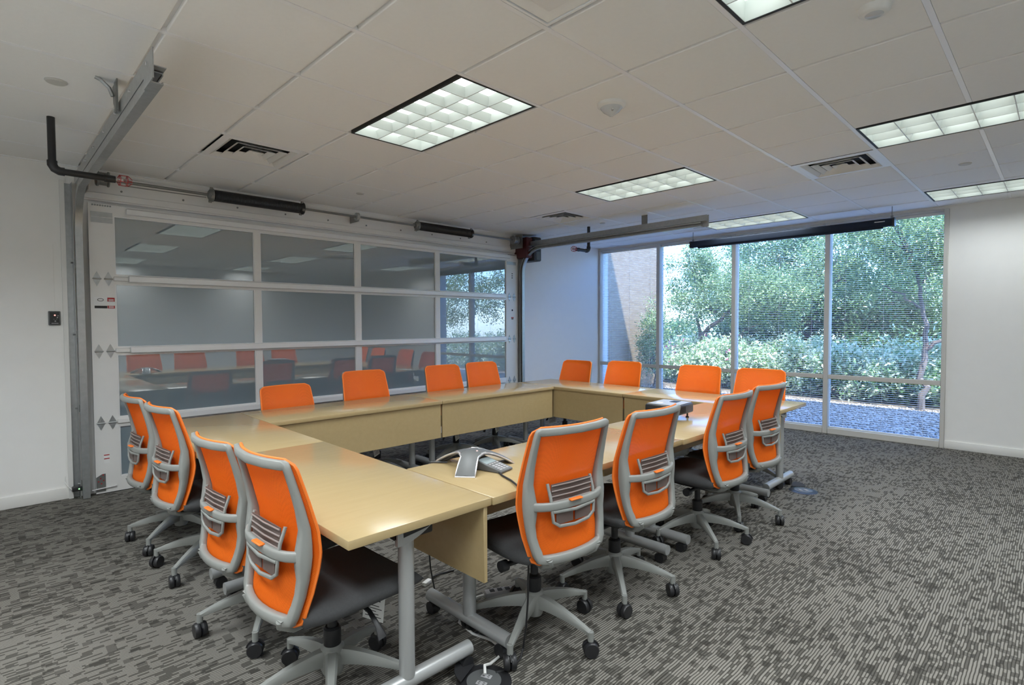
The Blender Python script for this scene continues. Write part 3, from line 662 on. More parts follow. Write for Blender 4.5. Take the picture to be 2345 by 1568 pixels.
# ------------------------------------------------------------------ chairs
def lerp_tab(tab, z):
    for (a, va), (b, vb) in zip(tab, tab[1:]):
        if z <= b:
            q = (z-a)/(b-a); q = q*q*(3-2*q) if False else q; return va+(vb-va)*q
    return tab[-1][1]
YT = [(.40, -.262), (.47, -.262), (.56, -.247), (.62, -.234), (.68, -.228), (.75, -.234), (.85, -.258), (.995, -.298)]
WT = [(.40, .195), (.45, .205), (.55, .226), (.66, .234), (.75, .232), (.88, .224), (.96, .219), (.995, .215)]
def by(x, z): return lerp_tab(YT, z)+.05*(x/.22)**2
def make_chair_meshes():
    m = {}
    # mesh panel: a rounded sheet with real thickness
    nx, nz = 18, 34; z0, z1 = .425, .998
    v = []; f = []
    for off in (0, -.007):
        for j in range(nz+1):
            z = z0+(z1-z0)*j/nz; wd = lerp_tab(WT, z)
            dt, db = z1-z, z-z0; r = .035
            for d in (dt, db):
                if d < r: wd -= r-math.sqrt(max(0, r*r-(r-d)**2))
            for i in range(nx+1):
                x = wd*(2*i/nx-1); v.append((x, by(x, z)+off+.012, z))
    k = (nx+1)*(nz+1)
    for j in range(nz):
        for i in range(nx):
            a = j*(nx+1)+i; f.append((a, a+1, a+nx+2, a+nx+1)); f.append((k+a, k+a+nx+1, k+a+nx+2, k+a+1))
    rim = [i for i in range(nx+1)]+[j*(nx+1)+nx for j in range(1, nz+1)]+[nz*(nx+1)+i for i in range(nx-1, -1, -1)]+[j*(nx+1) for j in range(nz-1, 0, -1)]
    for a, b in zip(rim, rim[1:]+rim[:1]): f.append((a, a+k, b+k, b))
    m['back_mesh'] = MB().add(v, f).mesh('back_mesh', 'mesh', smooth=True, angle=60)
    # orange edge binding round the sheet
    bind = [(v[a][0], v[a][1]-.004, v[a][2]) for a in rim]
    m['mesh_binding'] = MB().sweep(bind, [(.0055*math.cos(a), .0055*math.sin(a)) for a in np.linspace(0, 2*PI, 7)[:-1]], up=(0, 1, 0), closed=True).mesh('mesh_binding', 'orange', smooth=True)
    # grey frame: one closed loop (top rail, uprights, lower rail) behind the sheet
    fr = MB(); L = []
    def fp(x, z, back): return (x, by(x, z)-back, z)
    pts = []
    for zz, aa, bb in ((.972, .013, .012), (.955, .0135, .012), (.90, .0145, .0125), (.83, .0165, .014), (.76, .020, .017), (.71, .0245, .022), (.672, .028, .025), (.635, .0265, .023), (.59, .021, .018), (.54, .0185, .016), (.50, .019, .015), (.475, .021, .015)):
        pts.append((lerp_tab(WT, zz)-.005-aa, zz, bb-.004, aa, bb))
    lowp = [(.175, .452), (.150, .447), (.10, .4455), (.05, .445), (0, .445)]
    for xx, zz in lowp+[(-x_, z_) for x_, z_ in lowp[-2::-1]]: pts.append((xx, zz, .011, .019, .015))
    for p_ in [q_ for q_ in pts if q_[1] >= .474][::-1]: pts.append((-p_[0], *p_[1:]))
    for x in (-.198, -.188, -.17, -.11, 0, .11, .17, .188, .198): pts.append((x, .980 if abs(x) > .195 else .982, .008, .0165 if abs(x) < .19 else .014, .012))
    P = [fp(x, z, b) for x, z, b, r, _ in pts]; n = len(P)
    # oriented sections: a = across in the sheet plane, b = depth
    vv = []; ff = []; K = 12
    for i in range(n):
        tt = (Vector(P[(i+1) % n])-Vector(P[i-1])).normalized(); dp = Vector((0, 1, 0)); dp = (dp-tt*dp.dot(tt)).normalized(); sd = tt.cross(dp)
        x, z, bk, a_, b_ = pts[i]
        for q in range(K):
            an = 2*PI*q/K; ca, sa = math.cos(an), math.sin(an)
            ex = abs(ca)**.5*math.copysign(1, ca); ey = abs(sa)**.5*math.copysign(1, sa)
            vv.append(Vector(P[i])+sd*(a_*ex)+dp*(b_*ey))
    for i in range(n):
        j = (i+1) % n
        for q in range(K): ff.append((i*K+q, i*K+(q+1) % K, j*K+(q+1) % K, j*K+q))
    fr.add(vv, ff)
    m['back_frame'] = fr.mesh('back_frame', 'cgrey', smooth=True, angle=70)
    # cross bar bowed backwards at the elbows
    cb = []
    for i in range(17):
        x = -.212+.424*i/16; s_ = x/.212
        cb.append((x, by(.22, .665)-.030-.052*(1-s_**4), .662+.008*s_*s_))
    m['cross_bar'] = MB().sweep(cb, [(a, b) for a, b in rrect(.022, .036, .009, 3)]).mesh('cross_bar', 'cgrey', smooth=True, angle=50)
    # lower spine: two arms that run under the seat
    sp = MB()
    for s_ in (-1, 1): sp.sweep([(s_*.145, -.252, .447), (s_*.140, -.250, .425), (s_*.120, -.220, .400), (s_*.09, -.15, .385), (s_*.06, -.03, .385)], [(a, b) for a, b in rrect(.05, .026, .010, 3)])
    sp.add([(-.16, -.270, .452), (.16, -.270, .452), (.12, -.235, .395), (-.12, -.235, .395), (-.16, -.255, .456), (.16, -.255, .456), (.12, -.220, .40), (-.12, -.220, .40)], [(0, 1, 2, 3), (7, 6, 5, 4), (0, 4, 5, 1), (1, 5, 6, 2), (2, 6, 7, 3), (3, 7, 4, 0)])
    m['spine'] = sp.mesh('spine', 'cgrey', smooth=True, angle=45)
    # lumbar carrier and its ribs
    yl = -.228-.022
    U = [(-.125, yl+.018, .755), (-.125, yl-.002, .70), (-.122, yl-.010, .64), (-.118, yl-.012, .60), (-.085, yl-.014, .578), (0, yl-.02, .572), (.085, yl-.014, .578), (.118, yl-.012, .60), (.122, yl-.010, .64), (.125, yl-.002, .70), (.125, yl+.018, .755)]
    m['lumbar_carrier'] = MB().sweep(U, [(a, b) for a, b in rrect(.013, .010, .003, 2)], up=(0, 1, .01)).sweep([(-.12, yl-.012, .642), (0, yl-.022, .636), (.12, yl-.012, .642)], [(a, b) for a, b in rrect(.010, .014, .004, 2)]).mesh('lumbar_carrier', 'cgrey', smooth=True, angle=50)
    rb = MB().box(-.115, .115, yl+.004, yl+.008, .648, .752)
    m['lumbar_pad'] = rb.mesh('lumbar_pad', 'lumb')
    m['lumbar_rib'] = MB().sweep([(-.115, yl+.002, 0), (0, yl-.003, 0), (.115, yl+.002, 0)], [(a, b) for a, b in rrect(.006, .0055, .002, 2)]).mesh('lumbar_rib', 'rib', smooth=True, angle=50)
    m['lumbar_lower_pad'] = MB().box(-.10, -.005, yl-.012, yl-.008, .585, .632).box(.008, .10, yl-.012, yl-.008, .585, .632).mesh('lumbar_lower_pad', 'lumb')
    m['lumbar_tab'] = MB().box(-.035, .035, yl-.034, yl-.012, .676, .684).mesh('lumbar_tab', 'orange', bevel=.003, seg=1)
    # seat cushion
    st = MB(); nx, ny = 16, 18; W2, y0, y1 = .245, -.215, .275
    def top_z(u, v): return .485-.012*(1-u*u)*(1-((v-.45)/.6)**2)-.030*max(0, (v-.72)/.28)**2
    vs2 = []; 
    for side_ in (1, 0):
        for j in range(ny+1):
            for i in range(nx+1):
                u = 2*i/nx-1; vq = j/ny; yy = y0+(y1-y0)*vq
                wd = W2*(1-.10*max(0, (vq-.75)/.25)**2-.12*max(0, (.25-vq)/.25)**2)
                xx = u*wd; cy = (vq*2-1); e = max(abs(u), abs(cy))
                zt = top_z(u, vq)-.022*max(0, (e-.8)/.2)**2
                zl = .412+.018*max(0, (e-.75)/.25)**2
                vs2.append((xx, yy, zt if side_ else zl))
    k2 = (nx+1)*(ny+1); fs = []
    for j in range(ny):
        for i in range(nx):
            a = j*(nx+1)+i; fs.append((a, a+1, a+nx+2, a+nx+1)); fs.append((k2+a, k2+a+nx+1, k2+a+nx+2, k2+a+1))
    rim2 = [i for i in range(nx+1)]+[j*(nx+1)+nx for j in range(1, ny+1)]+[ny*(nx+1)+i for i in range(nx-1, -1, -1)]+[j*(nx+1) for j in range(ny-1, 0, -1)]
    for a, b in zip(rim2, rim2[1:]+rim2[:1]): fs.append((a, a+k2, b+k2, b))
    m['seat'] = st.add(vs2, fs).mesh('seat', 'seat', smooth=True, angle=75)
    m['seat_pan'] = MB().prism([(x, y+.03) for x, y in rrect(.38, .40, .06, 4)], .400, .416).mesh('seat_pan', 'black', smooth=True, angle=40)
    m['tilt_mechanism'] = MB().box(-.075, .075, -.13, .12, .355, .402).mesh('tilt_mechanism', 'black', bevel=.015)
    m['gas_lift'] = MB().lathe([(0, .26), (.0185, .26), (.0185, .36), (0, .36)], 16).mesh('gas_lift', 'black', smooth=True, angle=50)
    m['lift_sleeve'] = MB().lathe([(0, .12), (.030, .12), (.030, .196), (.033, .20), (.033, .262), (.026, .268), (0, .268)], 18).mesh('lift_sleeve', 'black', smooth=True, angle=40)
    m['star_base'] = MB().lathe([(0, .085), (.036, .085), (.046, .11), (.048, .15), (.044, .188), (.033, .198), (0, .198)], 22).mesh('star_base', 'cgrey', smooth=True, angle=40)
    lg = MB(); secs = []
    for q in np.linspace(0, 1, 8):
        r = .030+.275*q; zt = .186-.075*q**1.5; hh = .062*(1-q)+.020*q; wd = .040*(1-q)+.021*q
        secs.append((r, zt, hh, wd))
    v3 = []; f3 = []
    for r, zt, hh, wd in secs:
        for a, b in ((-wd*.62, zt), (wd*.62, zt), (wd, zt-.012 if hh > .03 else zt-.006), (wd*.8, zt-hh), (-wd*.8, zt-hh), (-wd, zt-.012 if hh > .03 else zt-.006)): v3.append((r, a*.62, b))
    for i in range(len(secs)-1):
        for q in range(6): f3.append((i*6+q, i*6+(q+1) % 6, i*6+6+(q+1) % 6, i*6+6+q))
    f3.append([0, 1, 2, 3, 4, 5]); f3.append([len(v3)-6+q for q in range(6)][::-1])
    lg.add(v3, f3).cyl((.305, 0, .068), (.305, 0, .108), .0135, 12)
    m['leg'] = lg.mesh('leg', 'cgrey', smooth=True, angle=45)
    cs = MB()
    for s_ in (-1, 1):
        cs.lathe([(0, 0), (.028, 0), (.033, .003), (.034, .008), (.034, .018), (.030, .024), (0, .025)], 22, Matrix.Translation((0, s_*.0015, 0)) @ Matrix.Rotation(-s_*PI/2, 4, 'X'))
    m['caster'] = cs.lathe([(0, .0), (.009, 0), (.009, .045), (0, .045)], 10).mesh('caster', 'black', smooth=True, angle=40)
    m['caster_hood'] = MB().sweep([(.037*math.cos(a), 0, .037*math.sin(a)) for a in np.linspace(.2, PI*.85, 9)], [(-.0035, -.002), (.0035, -.002), (.0035, .002), (-.0035, .002)], up=(0, 1, 0)).mesh('caster_hood', 'black', smooth=True)
    m['lever'] = MB().sweep([(.07, .06, .375), (.15, .07, .355), (.20, .075, .315), (.225, .08, .275)], lambda i: [(a*(1, 1, 1.2, 2.2)[i], b) for a, b in rrect(.018, .008, .003, 2)], up=(1, 0, .3)).mesh('lever', 'black', smooth=True, angle=50)
    m['knob'] = MB().cyl((-.07, -.05, .375), (-.20, -.05, .372), .012, 10).cyl((-.20, -.05, .372), (-.235, -.05, .371), .024, 14).mesh('knob', 'black', smooth=True, angle=40)
    hg = MB().box(-.045, .045, -.0006, .0006, -.13, 0)
    m['hang_tag'] = hg.mesh('hang_tag', 'paper')
    pl = MB()
    for q in range(5): pl.box(-.035, .035-.012*(q % 3), -.0010, .0010, -.115+.012*q, -.112+.012*q)
    for a, b in ((-.02, -.03), (.01, -.022), (.022, -.04)): pl.box(a-.005, a+.005, -.0010, .0010, b-.005, b+.005)
    m['tag_print'] = pl.mesh('tag_print', 'ink')
    return m
CM = make_chair_meshes()
def chair(x, y, yaw, zoff, base, label, group, tag_side=1, sw=0):
    t = thing('task_chair', label, 'chair', (x, y, 0), math.radians(yaw), group)
    up = (0, 0, zoff)
    for nme in ('back_frame', 'cross_bar', 'spine', 'back_mesh', 'seat', 'seat_pan', 'tilt_mechanism', 'gas_lift', 'lever', 'knob', 'lumbar_carrier'):
        o = link(nme, CM[nme], t, up)
        if nme == 'back_mesh': link('mesh_binding', CM['mesh_binding'], o)
        if nme == 'lumbar_carrier':
            link('lumbar_pad', CM['lumbar_pad'], o); link('lumbar_lower_pad', CM['lumbar_lower_pad'], o); link('lumbar_tab', CM['lumbar_tab'], o)
            for q in range(5): link('lumbar_rib', CM['lumbar_rib'], o, (0, 0, .657+.0222*q))
    link('lift_sleeve', CM['lift_sleeve'], t)
    sb = link('star_base', CM['star_base'], t, None, (0, 0, math.radians(base-yaw)))
    rnd = random.Random(int(x*1000+y*77))
    for k in range(5):
        a = k*2*PI/5
        link('leg', CM['leg'], sb, None, (0, 0, a))
        ang = math.radians(base-yaw)+a; c = link('caster', CM['caster'], t, (.305*math.cos(ang), .305*math.sin(ang), .0342), (0, 0, rnd.uniform(0, 2*PI)))
        link('caster_hood', CM['caster_hood'], c)
    hg = link('hang_tag', CM['hang_tag'], t, (.10*tag_side, .13, .395+zoff), (.1, .15*tag_side, .5)); link('tag_print', CM['tag_print'], hg)
    return t
gL, gF, gB, gR = 'chairs along the left tables', 'chairs along the front tables', 'chairs along the overhead door', 'chairs along the windows'
chair(.943, 1.964, -87.2, -.003, 26, 'orange mesh-back chair nearest the camera at the left table corner', gL)
chair(.979, 2.678, -85.9, -.066, 21, 'lowered orange mesh-back chair, second from camera along the left tables', gL)
chair(.961, 3.570, -84.7, -.012, 2, 'orange mesh-back chair, third from camera along the left tables', gL)
chair(.936, 4.164, -86.9, -.014, 6, 'orange mesh-back chair, farthest left, closest to the wall control', gL)
chair(1.810, 1.703, -6.3, .016, 60, 'large near orange mesh-back chair right of the conference phone', gF)
chair(2.431, 1.687, -1.9, .011, 8, 'orange mesh-back chair in front of the projector', gF, -1)
chair(3.361, 1.677, -1.8, .004, 12, 'orange mesh-back chair third along the front row, dark seat showing', gF, -1)
chair(3.959, 1.684, -4.5, .010, 65, 'orange mesh-back chair at the right end of the front row', gF, -1)
chair(1.870, 4.425, 184, -.085, 30, 'low orange mesh chair, leftmost of those before the overhead door', gB)
chair(2.590, 4.425, 179, -.008, 10, 'orange mesh chair second from left before the overhead door', gB)
chair(3.515, 4.425, 178, -.008, 50, 'orange mesh chair third from left before the overhead door', gB)
chair(4.070, 4.425, 178, -.004, 22, 'orange mesh chair rightmost of those before the overhead door', gB)
chair(5.000, 4.190, 90, -.022, 40, 'orange mesh chair by the windows, leftmost, against the pale wall', gR)
chair(5.000, 3.500, 91, -.002, 15, 'orange mesh chair by the windows, second from left', gR)
chair(5.000, 2.590, 91, -.002, 5, 'orange mesh chair by the windows, third from left', gR)
chair(5.000, 1.985, 91, -.002, 33, 'orange mesh chair by the windows, rightmost and most see-through', gR)

# ------------------------------------------------------------------ things on the tables
ph = thing('conference_phone', 'grey three-legged conference phone on the front left table', 'phone', (1.715, 2.03, ZT))
def phone_arm(a):
    q = MB(); n = 12; v = []; f = []; tr = [[], []]
    for i in range(n+1):
        s_ = i/n; r = .02+.185*s_; z = .072*(1-s_**1.7)+.006; hw = .040+.020*abs(s_-.0)**2*0+.006*s_+.028*max(0, 1-s_*3)
        for y_, dz in ((-hw, -.003), (-hw*.5, .002), (0, .004), (hw*.5, .002), (hw, -.003)): v.append((r, y_, z+dz))
        for y_ in (hw, -hw): v.append((r, y_, z-.013))
        tr[0].append((r, hw, z-.004)); tr[1].append((r, -hw, z-.004))
    k = 7; order = [0, 1, 2, 3, 4, 5, 6]
    for i in range(n):
        for p_ in range(k): f.append((i*k+p_, i*k+(p_+1) % k, (i+1)*k+(p_+1) % k, (i+1)*k+p_))
    f.append(list(range(k))); f.append([n*k+p_ for p_ in range(k)])
    R4 = Matrix.Rotation(a, 4, 'Z'); q.add(v, f, R4)
    arm = q.build('speaker_arm', 'phone', ph, smooth=True, angle=50)
    path = tr[0]+tr[1][::-1]
    MB().sweep([tuple(R4 @ Vector(p_)) for p_ in path], [(.0035*math.cos(b), .0045*math.sin(b)) for b in np.linspace(0, 2*PI, 7)[:-1]]).build('trim', 'trim', arm, smooth=True)
    MB().box(.135, .137, -.035, .035, .034, .040, R4).build('seam', 'keys', arm)
for a in (220, 340, 100): phone_arm(math.radians(a))
MB().lathe([(0, .083), (.03, .081), (.06, .074), (.07, .060), (0, .05)], 24).build('dome', 'phone', ph, smooth=True)
MB().lathe([(0, .0865), (.004, .086), (.004, .08)], 8, Matrix.Rotation(math.radians(0), 4, 'Z') @ Matrix.Translation((.0, -.035, -.004))).build('mute_lamp', 'ledr', ph)
kp = MB(); RK = Matrix.Rotation(math.radians(283)-PI/2+PI, 4, 'Z')
RK = Matrix.Rotation(math.radians(283-270), 4, 'Z')
def kbox(x0, x1, y0, y1, h0, h1):  # sloped keypad frame: y from 0 (centre) to -.2
    v = []
    for z in (h0, h1):
        for x_, y_ in ((x0, y0), (x1, y0), (x1, y1), (x0, y1)): v.append((x_, y_, .052*(1+y_/.215)+.008+z))
    return MB().add([tuple(RK @ Vector(p_)) for p_ in v], [(0, 3, 2, 1), (4, 5, 6, 7), (0, 1, 5, 4), (1, 2, 6, 5), (2, 3, 7, 6), (3, 0, 4, 7)])
v = [(-.05, -.04, .002), (.05, -.04, .002), (.05, -.205, .002), (-.05, -.205, .002), (-.048, -.04, .05), (.048, -.04, .05), (.048, -.205, .012), (-.048, -.205, .012)]
kb = MB().add([tuple(RK @ Vector(p_)) for p_ in v], [(0, 3, 2, 1), (4, 5, 6, 7), (0, 1, 5, 4), (1, 2, 6, 5), (2, 3, 7, 6), (3, 0, 4, 7)]).build('keypad', 'phone', ph, bevel=.004)
kbox(-.040, .040, -.115, -.060, -.002, .001).build('screen', 'lcd', kb)
for r_ in range(4):
    for c_ in range(3): kbox(-.036+c_*.026, -.016+c_*.026, -.192+r_*.014, -.182+r_*.014, -.002, .0025).build('key', 'keys', kb)
for c_ in range(4): kbox(-.036+c_*.02, -.024+c_*.02, -.131, -.122, -.002, .0025).build('key', 'trim', kb)
cd = MB().tube([(1.735, 1.925, ZT+.006), (1.725, 1.86, ZT+.005), (1.69, 1.79, ZT+.005), (1.66, 1.70, ZT+.006), (1.625, 1.635, ZT+.010), (1.605, 1.595, ZT+.006), (1.605, 1.575, ZT-.03), (1.618, 1.566, .55), (1.634, 1.570, .40), (1.645, 1.585, .25), (1.648, 1.60, .12), (1.640, 1.610, .03), (1.615, 1.60, .006), (1.55, 1.575, .005), (1.47, 1.60, .006)], .0045, 8).build('phone_cord', 'black', smooth=True)
tag(cd, 'black cord from the conference phone hanging over the table edge to the floor', 'cord')
cd2 = MB().tube([(1.66, 2.16, ZT+.005), (1.63, 2.19, ZT+.005), (1.60, 2.215, ZT+.006), (1.585, 2.238, ZT-.02), (1.585, 2.242, .55), (1.60, 2.23, .2), (1.62, 2.20, .01), (1.70, 2.12, .006)], .004, 8).build('phone_cord', 'black', smooth=True)
tag(cd2, 'short black cord leaving the back of the conference phone over the inner edge', 'cord')
pj = thing('projector', 'flat grey projector standing on small feet behind the second front chair', 'projector', (3.62, 2.03, ZT), math.radians(4))
box(-.145, .145, -.125, .125, .040, .112).build('case', 'black', pj, bevel=.014)
box(-.132, .132, -.112, .112, .112, .116).build('top_cover', 'keys', pj, bevel=.003, seg=1)
MB().cyl((.14, .05, .078), (.165, .05, .078), .032, 20).build('lens_ring', 'black', pj, smooth=True, angle=40); MB().cyl((.165, .05, .078), (.167, .05, .078), .024, 20).build('lens', 'clear', pj)
for a, b in ((-.115, -.095), (-.115, .095), (.11, -.09), (.11, .09)): MB().lathe([(0, 0), (.012, 0), (.012, .008), (.006, .012), (.006, .045), (0, .045)], 12, Matrix.Translation((a, b, 0))).build('foot', 'black', pj)
for q in range(6): box(-.09+q*.016, -.082+q*.016, -.1265, -.125, .055, .098).build('vent_slot', 'dark', pj)
box(.02, .10, -.045, .01, .116, .118).build('control_panel', 'navy', pj); box(-.08, -.03, .03, .07, .116, .1175).build('focus_label', 'paper', pj)

# ------------------------------------------------------------------ floor boxes, cables
def floor_box(x, y, rz, label):
    t = thing('floor_outlet', label, 'floor outlet', (x, y, 0), rz, 'round floor outlets')
    MB().lathe([(0, .004), (.085, .004), (.105, .002), (.112, 0), (0, 0)], 32).build('flange', 'black', t, smooth=True)
    MB().lathe([(0, .006), (.07, .006), (.07, .003), (0, .003)], 28).build('well', 'phone', t, smooth=True, angle=30)
    for a in (-.024, .024):
        s_ = box(a-.012, a+.012, -.022, .022, .006, .009).build('socket', 'keys', t, bevel=.002, seg=1)
        for q in (-.010, .010): box(a-.006, a-.003, q-.004, q+.004, .009, .0095).build('slot', 'ink', s_); box(a+.003, a+.006, q-.004, q+.004, .009, .0095).build('slot', 'ink', s_)
    MB().prism([(.06*math.cos(b), .02+.06*math.sin(b)) for b in np.linspace(0, PI, 13)], 0, .004, Matrix.Translation((0, .055, .006)) @ Matrix.Rotation(math.radians(25), 4, 'X')).build('flip_lid', 'black', t)
floor_box(1.405, 1.60, .4, 'black round floor outlet with cables at the bottom of the photo')
floor_box(4.985, 1.53, -.8, 'dark round floor outlet on the carpet at the right table end')
wcb = MB().tube([(1.42, 1.61, .02), (1.44, 1.635, .035), (1.48, 1.645, .018), (1.545, 1.665, .008), (1.60, 1.70, .007), (1.61, 1.78, .006), (1.585, 1.88, .006), (1.60, 2.00, .006), (1.70, 2.09, .006), (1.80, 2.10, .02), (1.835, 2.085, .025)], .006, 8).build('power_cable', 'white', smooth=True)
tag(wcb, 'white power cable running from the floor outlet under the tables', 'cable')
sp = thing('power_strip', 'pale grey power strip on the carpet under the front table', 'power strip', (1.955, 2.03, 0), math.radians(-27))
box(-.125, .125, -.026, .026, 0, .038).build('body', 'keys', sp, bevel=.006)
for q in range(5): box(-.10+q*.042, -.075+q*.042, -.014, .014, .038, .0395).build('socket', 'ink', sp)
box(.095, .115, -.010, .010, .038, .046).build('switch', 'red', sp)
pg = thing('cable_plug', 'small white plug with black lead lying on the carpet', 'plug', (1.72, 2.43, 0), math.radians(20))
box(-.03, .03, -.014, .014, 0, .022).build('body', 'white', pg, bevel=.005); MB().tube([(.03, 0, .011), (.07, .01, .012), (.12, .0, .008), (.2, -.05, .006)], .005, 8).build('lead', 'black', pg)

# ------------------------------------------------------------------ outside
struct(box(XW+.12, 11.25, -7, 16, -.12, -.03).build('ground_gravel', 'gravel'), 'grey gravel strip outside the windows', 'ground')
struct(box(11.25, 30, -12, 26, -.12, -.02).build('ground_bed', 'soil'), 'planted bed beyond the gravel', 'ground')
struct(MB().box(XW+.12, XW+.28, -7, WY0-.03, -.1, 2.75).box(XW+.12, XW+.28, -7, 15, 2.75, 7.87).box(XW+.12, XW+.28, YG+.02, 7.4, -.1, 2.75).build('wall_facade', 'stucco'), 'pale stucco outer face of the building above the windows', 'wall')
wing = struct(box(XW+.28, 11.85, 7.0, 7.4, -.1, 4.6).build('wall_wing', 'mason'), 'tan block wing wall outside the first window', 'wall')
sh = thing('louvered_shutter', 'grey louvered shutter on the wing wall outside the first window', 'shutter', (9.63, 7.0, .50))
box(-.16, .16, -.03, 0, -.3, 1.66).build('frame', 'phone', sh, bevel=.01)
for q in range(34): box(-.13, .13, -.045, -.03, -.26+q*.056, -.225+q*.056).build('slat', 'keys', sh)
# gravel stones lying loose
def pebbles():
    n = 9000; c = np.stack([RNG.uniform(XW+.3, 11.3, n), RNG.uniform(-1, 6.9, n), np.full(n, -.026)], 1); s_ = RNG.uniform(.012, .032, n)
    base = np.array([(1, 0, 0), (0, 1, 0), (-1, 0, 0), (0, -1, 0), (0, 0, .7), (0, 0, -.7)]); fc = np.array([(0, 1, 4), (1, 2, 4), (2, 3, 4), (3, 0, 4), (1, 0, 5), (2, 1, 5), (3, 2, 5), (0, 3, 5)])
    a = RNG.uniform(0, 6.28, n); ca, sa = np.cos(a), np.sin(a)
    bx_, by_ = base[:, 0][None]*s_[:, None], base[:, 1][None]*s_[:, None]*RNG.uniform(.6, 1, n)[:, None]
    v = np.stack([c[:, 0, None]+ca[:, None]*bx_-sa[:, None]*by_, c[:, 1, None]+sa[:, None]*bx_+ca[:, None]*by_, c[:, 2, None]+base[:, 2][None]*s_[:, None]], 2).reshape(-1, 3)
    f = (fc[None]+np.arange(n)[:, None, None]*6).reshape(-1, 3)
    o = link('gravel_stones', fast_mesh('gravel_stones', v, f, 'gravel')); o['kind'] = 'stuff'; return tag(o, 'loose grey gravel stones outside the windows', 'gravel')
def fast_mesh(name, v, f, mat):
    me = bpy.data.meshes.new(name); k = f.shape[1]
    me.vertices.add(len(v)); me.vertices.foreach_set('co', np.ascontiguousarray(v, dtype=np.float32).ravel())
    me.loops.add(f.size); me.loops.foreach_set('vertex_index', np.ascontiguousarray(f, dtype=np.int32).ravel())
    me.polygons.add(len(f)); me.polygons.foreach_set('loop_start', np.arange(0, f.size, k, dtype=np.int32))
    me.update(calc_edges=True); me.materials.append(M[mat]); return me
pebbles()
def leaves(pos, length, width, droop=.3):
    n = len(pos); d = RNG.normal(size=(n, 3)); d[:, 2] -= droop; d /= np.linalg.norm(d, axis=1)[:, None]
    e = RNG.normal(size=(n, 3)); e -= d*(d*e).sum(1)[:, None]; e /= np.linalg.norm(e, axis=1)[:, None]; nn = np.cross(d, e)
    L = (length*RNG.uniform(.6, 1.25, n))[:, None]; W = (width*RNG.uniform(.7, 1.2, n))[:, None]
    v = np.stack([pos, pos+d*L*.45+e*W+nn*L*.06, pos+d*L, pos+d*L*.45-e*W+nn*L*.06], 1).reshape(-1, 3)
    f = np.arange(4*n).reshape(-1, 4); f = np.concatenate([f[:, [0, 1, 2]], f[:, [0, 2, 3]]]); return v, f
def blob(n, c, rad, ncl, spread, shell=.75):
    """leaf positions gathered in clumps inside an ellipsoid"""
    u = RNG.normal(size=(ncl, 3)); u /= np.linalg.norm(u, axis=1)[:, None]
    cc = np.array(c)+u*np.array(rad)*(RNG.uniform(shell**3, 1, ncl)**(1/3))[:, None]
    k = RNG.integers(0, ncl, n); return cc[k]+RNG.normal(size=(n, 3))*spread
def bush(x, y, rx, ry, h, n, label, flowers=0, mat='leafb', length=.105, group='shrubs in the planted bed'):
    t = thing('shrub', label, 'shrub', (x, y, -.02), 0, group)
    h *= .93; p = blob(n, (0, 0, h*.5), (rx, ry, h*.52), 64, .11, .3); p[:, 2] = np.abs(p[:, 2])
    o = link('foliage', fast_mesh('foliage', *leaves(p, length, length*.2, .0), mat), t); o['kind'] = 'stuff'
    st = MB()
    for q in range(6):
        a = q*1.05+x; st.tube([(.05*math.cos(a), .05*math.sin(a), 0), (.2*rx*math.cos(a), .2*ry*math.sin(a), h*.35), (.5*rx*math.cos(a), .5*ry*math.sin(a), h*.75)], .012, 6)
    st.build('stems', 'bark', t)
    if flowers:
        q = blob(flowers*5, (0, 0, h*.62), (rx, ry, h*.5), flowers, .03, .8); o2 = link('blossoms', fast_mesh('blossoms', *leaves(q, .06, .03, 0), 'flower'), t); o2['kind'] = 'stuff'
def branch(mb, p0, p1, r0, r1, wob=.08, n=7):
    p0, p1 = Vector(p0), Vector(p1); pts = []
    for i in range(n+1):
        q = i/n; pts.append(p0.lerp(p1, q)+Vector((random.uniform(-1, 1), random.uniform(-1, 1), random.uniform(-.4, .4)))*wob*math.sin(PI*q))
    mb.sweep(pts, lambda i: [((r0+(r1-r0)*i/n)*math.cos(a), (r0+(r1-r0)*i/n)*math.sin(a)) for a in np.linspace(0, 2*PI, 8)[:-1]], up=(1, .2, .1)); return pts
def tree(x, y, label, stems, crowns, mat='leaft', length=.075, group='trees outside the windows'):
    t = thing('tree', label, 'tree', (x, y, -.02), 0, group); mb = MB()
    for p0, p1, r0, r1 in stems: branch(mb, p0, p1, r0, r1)
    mb.build('trunk', 'bark', t, smooth=True)
    for c, rad, n, sp_ in crowns:
        tw = MB()
        for q in range(10):
            u = Vector((random.gauss(0, 1), random.gauss(0, 1), random.gauss(.3, .8))).normalized(); e = Vector(c)+Vector((u.x*rad[0], u.y*rad[1], u.z*rad[2]))*.9; branch(tw, Vector(c)-Vector((0, 0, rad[2]*.6)), e, .014, .004, .05, 5)
        tw.build('twigs', 'bark', t)
        o = link('foliage', fast_mesh('foliage', *leaves(blob(n, c, rad, max(26, n//190), sp_*.78, .25), length, length*.17, .35), mat), t); o['kind'] = 'stuff'
